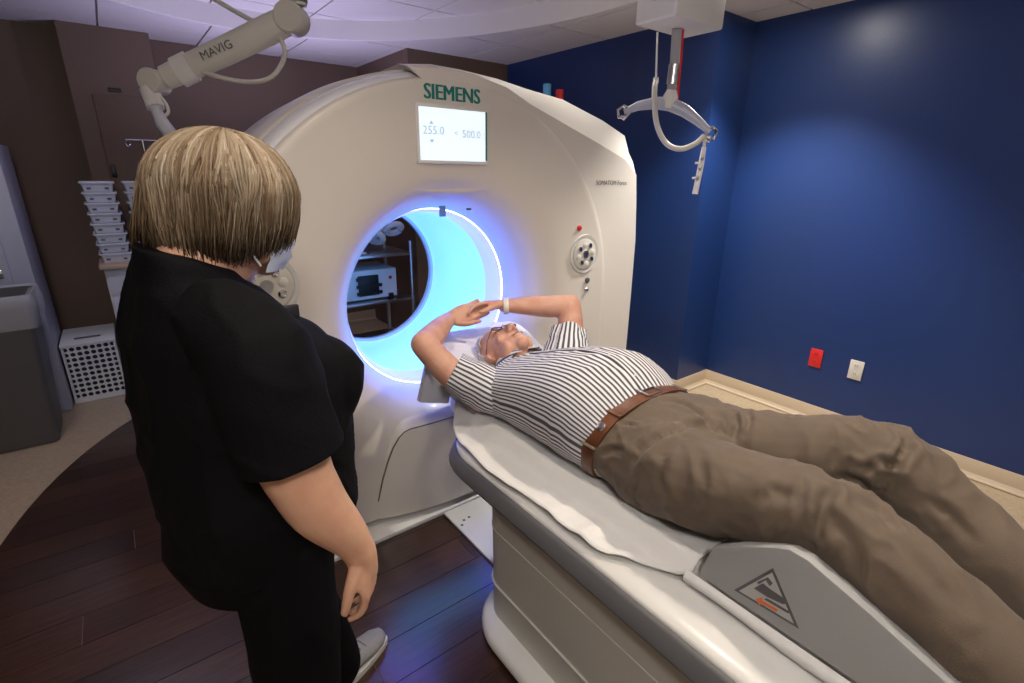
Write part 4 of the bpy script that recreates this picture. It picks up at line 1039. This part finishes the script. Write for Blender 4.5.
MB().tube(P, .006, 8).build('short_hose', 'white', sa)

# ------------------------------------------------------------------ storage corner
# tall locker
lk = thing('tall_locker', (-.75, 4.33, 0), 'tall pale grey steel locker cabinet against the brown wall', 'cabinet')
MB().span((-1.05, 4.12, .0), (-.462, 4.62, 1.635)).build('body', 'locker', lk, bevel=.006)
dr = MB().span((-1.03, 4.098, .06), (-.555, 4.119, 1.60)).build('door', 'locker', lk, bevel=.005)
MB().box((-.60, 4.094, .92), (.03, .01, .05)).build('lock', 'chrome', dr, bevel=.003)
# waste bin with liner
wbn = thing('waste_bin', (-.69, 3.80, 0), 'tall grey waste bin with a clear plastic liner', 'waste bin')
def rect(cx, cy, hx, hy, z, r=.03, n=5):
    out = []
    for sx, sy, a in ((1, 1, 0), (-1, 1, PI / 2), (-1, -1, PI), (1, -1, 1.5 * PI)):
        out += [Vector((cx + sx * (hx - r) + r * math.cos(a + PI / 2 * i / n), cy + sy * (hy - r) + r * math.sin(a + PI / 2 * i / n), z)) for i in range(n + 1)]
    return out
bcx, bcy = -.70, 3.80
MB().loft([rect(bcx, bcy, .195, .145, 0), rect(bcx, bcy, .20, .15, .02), rect(bcx, bcy, .245, .18, .84), rect(bcx, bcy, .25, .185, .845), rect(bcx, bcy, .25, .185, .86), rect(bcx, bcy, .236, .171, .86), rect(bcx, bcy, .19, .14, .10)]).build('bin_body', 'bin', wbn, 40)
lr = []
for q, (hx, hy, z) in enumerate(((.225, .16, .60), (.232, .168, .80), (.245, .18, .872), (.262, .197, .868), (.272, .205, .80), (.268, .203, .74), (.262, .20, .69))):
    ring = rect(bcx, bcy, hx, hy, z, .05, 12)
    for i, p in enumerate(ring):
        k = (.006 + .008 * (q > 3)) * (q not in (0,))
        dv = Vector((p.x - bcx, p.y - bcy, 0)).normalized(); p += dv * k * noise.noise(Vector((p.x * 22, p.y * 22, q * .6))) + Vector((0, 0, (.02 if q == 6 else .004) * noise.noise(Vector((p.x * 12, p.y * 12, 9)))))
    lr.append(ring)
MB().loft(lr, cap=False).build('liner', 'film', wbn, 180)
# white perforated crate
cr = thing('perforated_crate', (-.31, 4.45, 0), 'white crate with rows of round holes in its front', 'crate')
X0, X1, Y0, Y1, HZ = -.450, -.165, 4.22, 4.66, .395
MB().span((X0, Y0 + .006, 0), (X0 + .012, Y1, HZ)).build('side_panel', 'white', cr)
MB().span((X1 - .012, Y0 + .006, 0), (X1, Y1, HZ)).build('side_panel', 'white', cr)
MB().span((X0, Y1 - .012, 0), (X1, Y1, HZ)).build('back_panel', 'white', cr)
lid = MB().span((X0 - .004, Y0 - .004, HZ), (X1 + .004, Y1 + .004, HZ + .018)).build('lid', 'white', cr, bevel=.004)
MB().span((-.38, 4.33, HZ + .018), (-.24, 4.36, HZ + .023)).build('lid_grip', 'grey', lid)
MB().span((X0 + .012, Y0 + .03, .0), (X1 - .012, Y0 + .036, HZ)).build('inner_liner', mat('navy liner', (.02, .022, .045), .6), cr)
fp = MB(); nx, nz = 8, 10; cw = (X1 - X0) / nx; ch = (HZ - .03) / nz
for i in range(nx):
    for k in range(nz):
        cx, cz = X0 + (i + .5) * cw, .03 + (k + .5) * ch
        sq = [(1, 0), (1, 1), (0, 1), (-1, 1), (-1, 0), (-1, -1), (0, -1), (1, -1)]
        o_ = [Vector((cx + a * cw / 2, Y0, cz + b * ch / 2)) for a, b in sq]
        n_ = [Vector((cx + math.cos(PI / 4 * q) * cw * .42, Y0, cz + math.sin(PI / 4 * q) * ch * .42)) for q in range(8)]
        fp.loft([o_, n_, [p + Vector((0, .012, 0)) for p in n_]], cap=False)
fp.span((X0, Y0, 0), (X1, Y0 + .012, .03)); fp.build('front_panel', 'white', cr, 20)
# supply cart
sc_ = thing('supply_cart', (.05, 4.55, 0), 'white supply cart with a pale wood top and drawers', 'cart')
MB().span((-.155, 4.28, .868), (.42, 4.63, .900)).build('worktop', 'wood', sc_, bevel=.006)
MB().span((-.135, 4.34, .10), (.39, 4.62, .868)).build('body', 'white', sc_, bevel=.004)
for z0, z1 in ((.69, .85), (.51, .675), (.33, .495), (.13, .315)):
    dd = MB().span((-.125, 4.325, z0), (.375, 4.341, z1)).build('drawer', 'tub', sc_, bevel=.004)
    MB().span((.05, 4.312, (z0 + z1) / 2 - .01), (.19, 4.326, (z0 + z1) / 2 + .012)).build('drawer_pull', 'grey', dd, bevel=.003)
for x in (-.12, .36):
    for y in (4.38, 4.57): MB().lathe([(.04, -.014), (.04, .014)], (x, y, .04), (1, 0, 0), 18).build('caster', 'grey', sc_); 
for x in (-.12, .36):
    for y in (4.38, 4.57): MB().span((x - .02, y - .02, .04), (x + .02, y + .02, .10)).build('caster_fork', 'steel', sc_)
# stacked tubs
BH = .0655
def tub(c, w_, d_, label, group, front=True):
    t = thing('storage_tub', c, label, 'storage tub', group)
    mb = MB(); c = Vector(c)
    mb.loft([rect(c.x, c.y, w_ * .40, d_ * .40, c.z, .012, 3), rect(c.x, c.y, w_ * .45, d_ * .45, c.z + BH * .8, .012, 3), rect(c.x, c.y, w_ * .5, d_ * .5, c.z + BH * .82, .012, 3), rect(c.x, c.y, w_ * .5, d_ * .5, c.z + BH * .98, .012, 3), rect(c.x, c.y, w_ * .44, d_ * .44, c.z + BH * .98, .012, 3), rect(c.x, c.y, w_ * .385, d_ * .385, c.z + .004, .012, 3)])
    mb.build('tub_shell', 'tub', t, 40)
    for q in (-.25, .25): MB().box((c.x + q * w_, c.y - d_ * .43, c.z + BH * .35), (.022, .004, .012)).build('label_clip', 'grey', t)
    return t
for s, (cx, cnt, nm) in enumerate(((-.05, 8, ''), (.175, 8, ''))):
    for k in range(cnt):
        t = None
        ordn = ('bottom', 'second', 'third', 'fourth', 'fifth', 'sixth', 'seventh', 'top')[k]
        pos = ordn + (' one' if k in (0, 7) else ' one up')
        tub((cx - .002 * k, 4.47 if s == 0 else 4.50, .9005 + k * (BH + .0005)), .185, .24 if s == 0 else .20, 'clear white storage tub, %s in the tub %s' % (pos, 'stack nearest the grey locker' if s == 0 else 'stack beside the drip pole'), 'storage tubs on the supply cart')
# hand sanitiser bottle on the rear stack
bo = thing('pump_bottle', (.17, 4.345, .9005), 'dark labelled pump bottle in front of the tubs on the cart', 'bottle')
MB().lathe([(.038, 0), (.042, .01), (.042, .25), (.035, .29), (.03, .31)], (.17, 4.345, .9005), n=24).build('pedestal_jar', 'white', bo)
MB().lathe([(.030, .31), (.032, .32), (.032, .41), (.022, .435), (.012, .445), (.011, .46)], (.17, 4.345, .9005), n=20).build('bottle_body', 'dark', bo)
MB().lathe([(.0325, .33), (.0325, .405)], (.17, 4.345, .9005), n=20, cap=False).build('paper_label', 'tub', bo)
MB().tube([(.17, 4.345, 1.36), (.17, 4.345, 1.398), (.17, 4.33, 1.401), (.17, 4.305, 1.393)], .006, 8).build('pump', 'white', bo)
# drip pole
iv = thing('drip_pole', (.30, 4.45, 0), 'chrome drip pole with two hooked arms behind the cart', 'drip pole')
px_, py_ = .25, 4.74
MB().tube([(px_, py_, .05), (px_, py_, 1.705)], .011, 12).build('pole', 'chrome', iv)
MB().tube([(px_ - .10, py_, 1.705), (px_ + .10, py_, 1.705)], .006, 8).build('crossbar', 'chrome', iv)
for s in (-1, 1): MB().tube([(px_ + s * .10, py_, 1.71), (px_ + s * .105, py_, 1.68), (px_ + s * .095, py_, 1.66), (px_ + s * .08, py_, 1.665), (px_ + s * .078, py_, 1.68)], .006, 8).build('hook', 'chrome', iv)
for k in range(5):
    t = 2 * PI * k / 5; MB().tube([(px_, py_, .07), (px_ + .10 * math.cos(t), py_ + .10 * math.sin(t), .045)], [.012, .009], 8).build('base_leg', 'steel', iv)
    MB().ball((px_ + .10 * math.cos(t), py_ + .10 * math.sin(t), .022), .022).build('wheel', 'dark', iv)

# ------------------------------------------------------------------ steel trolley seen through the bore
RY = 3.25
tr = thing('steel_trolley', (1.31, 3.45, 0), 'stainless steel trolley behind the scanner, seen through the bore', 'trolley')
rx0, rx1, ry0, ry1 = 1.02, 1.60, RY, RY + .45
for x in (rx0, rx1):
    for y in (ry0, ry1): MB().tube([(x, y, .08), (x, y, 1.06)], .014, 10).build('upright', 'steel', tr); MB().ball((x, y, .04), .04).build('caster', 'dark', tr)
for z in (.30, .655, .975): MB().span((rx0 - .01, ry0 - .01, z - .014), (rx1 + .01, ry1 + .01, z + .004)).build('shelf', 'steel', tr, bevel=.003)
mo = thing('white_device', (1.33, 3.42, .66), 'white boxy medical device with a black front on the steel trolley', 'medical device')
M['device'] = mat('white device casing', (.75, .73, .76), .4)
db = MB().span((1.10, 3.29, .672), (1.50, 3.62, .875)).build('casing', 'device', mo, bevel=.01)
for z0, z1, x0, x1 in ((.70, .84, 1.215, 1.36),): MB().span((x0, 3.278, z0), (x1, 3.291, z1)).build('black_slot', 'dark', db, bevel=.003)
for z in (.72, .77, .82): MB().span((1.20, 3.270, z - .012), (1.38 - .03 * (z > .8), 3.280, z + .010)).build('slot_rib', 'dark', db)
MB().lathe([(.012, 0), (.012, .005)], (1.45, 3.289, .81), (0, -1, 0), 14).build('red_light', 'red', db)
MB().span((1.43, 3.27, .66), (1.46, 3.29, .70)).build('plug', 'dark', db)
for x in (1.14, 1.46):
    for y in (3.34, 3.57): MB().lathe([(.015, 0), (.015, -.0125)], (x, y, .6725), n=12).build('foot', 'dark', mo)
wr_ = thing('packed_tubing', (1.38, 3.45, .98), 'heap of clear wrapped tubing coils on top of the steel trolley', 'tubing')
for k in range(7):
    c = Vector((1.18 + .06 * k, 3.38 + .05 * (k % 3), 1.075 + .028 * (k % 4))); r = .055 + .015 * (k % 2); tl = .5 * math.sin(k * 2.1)
    _, a, b = frame((math.sin(tl), math.cos(tl) * .5, .6))
    MB().tube([c + a * (r * math.cos(t)) + b * (r * math.sin(t)) for t in [2 * PI * i / 20 for i in range(20)]], .022, 8).build('coil', 'tub', wr_)
tag(MB().span((1.06, 3.30, .9795), (1.30, 3.60, .995)).build('folded_pad', 'sheet', None, bevel=.006), 'folded white pad lying under the tubing on the steel trolley', 'pad')
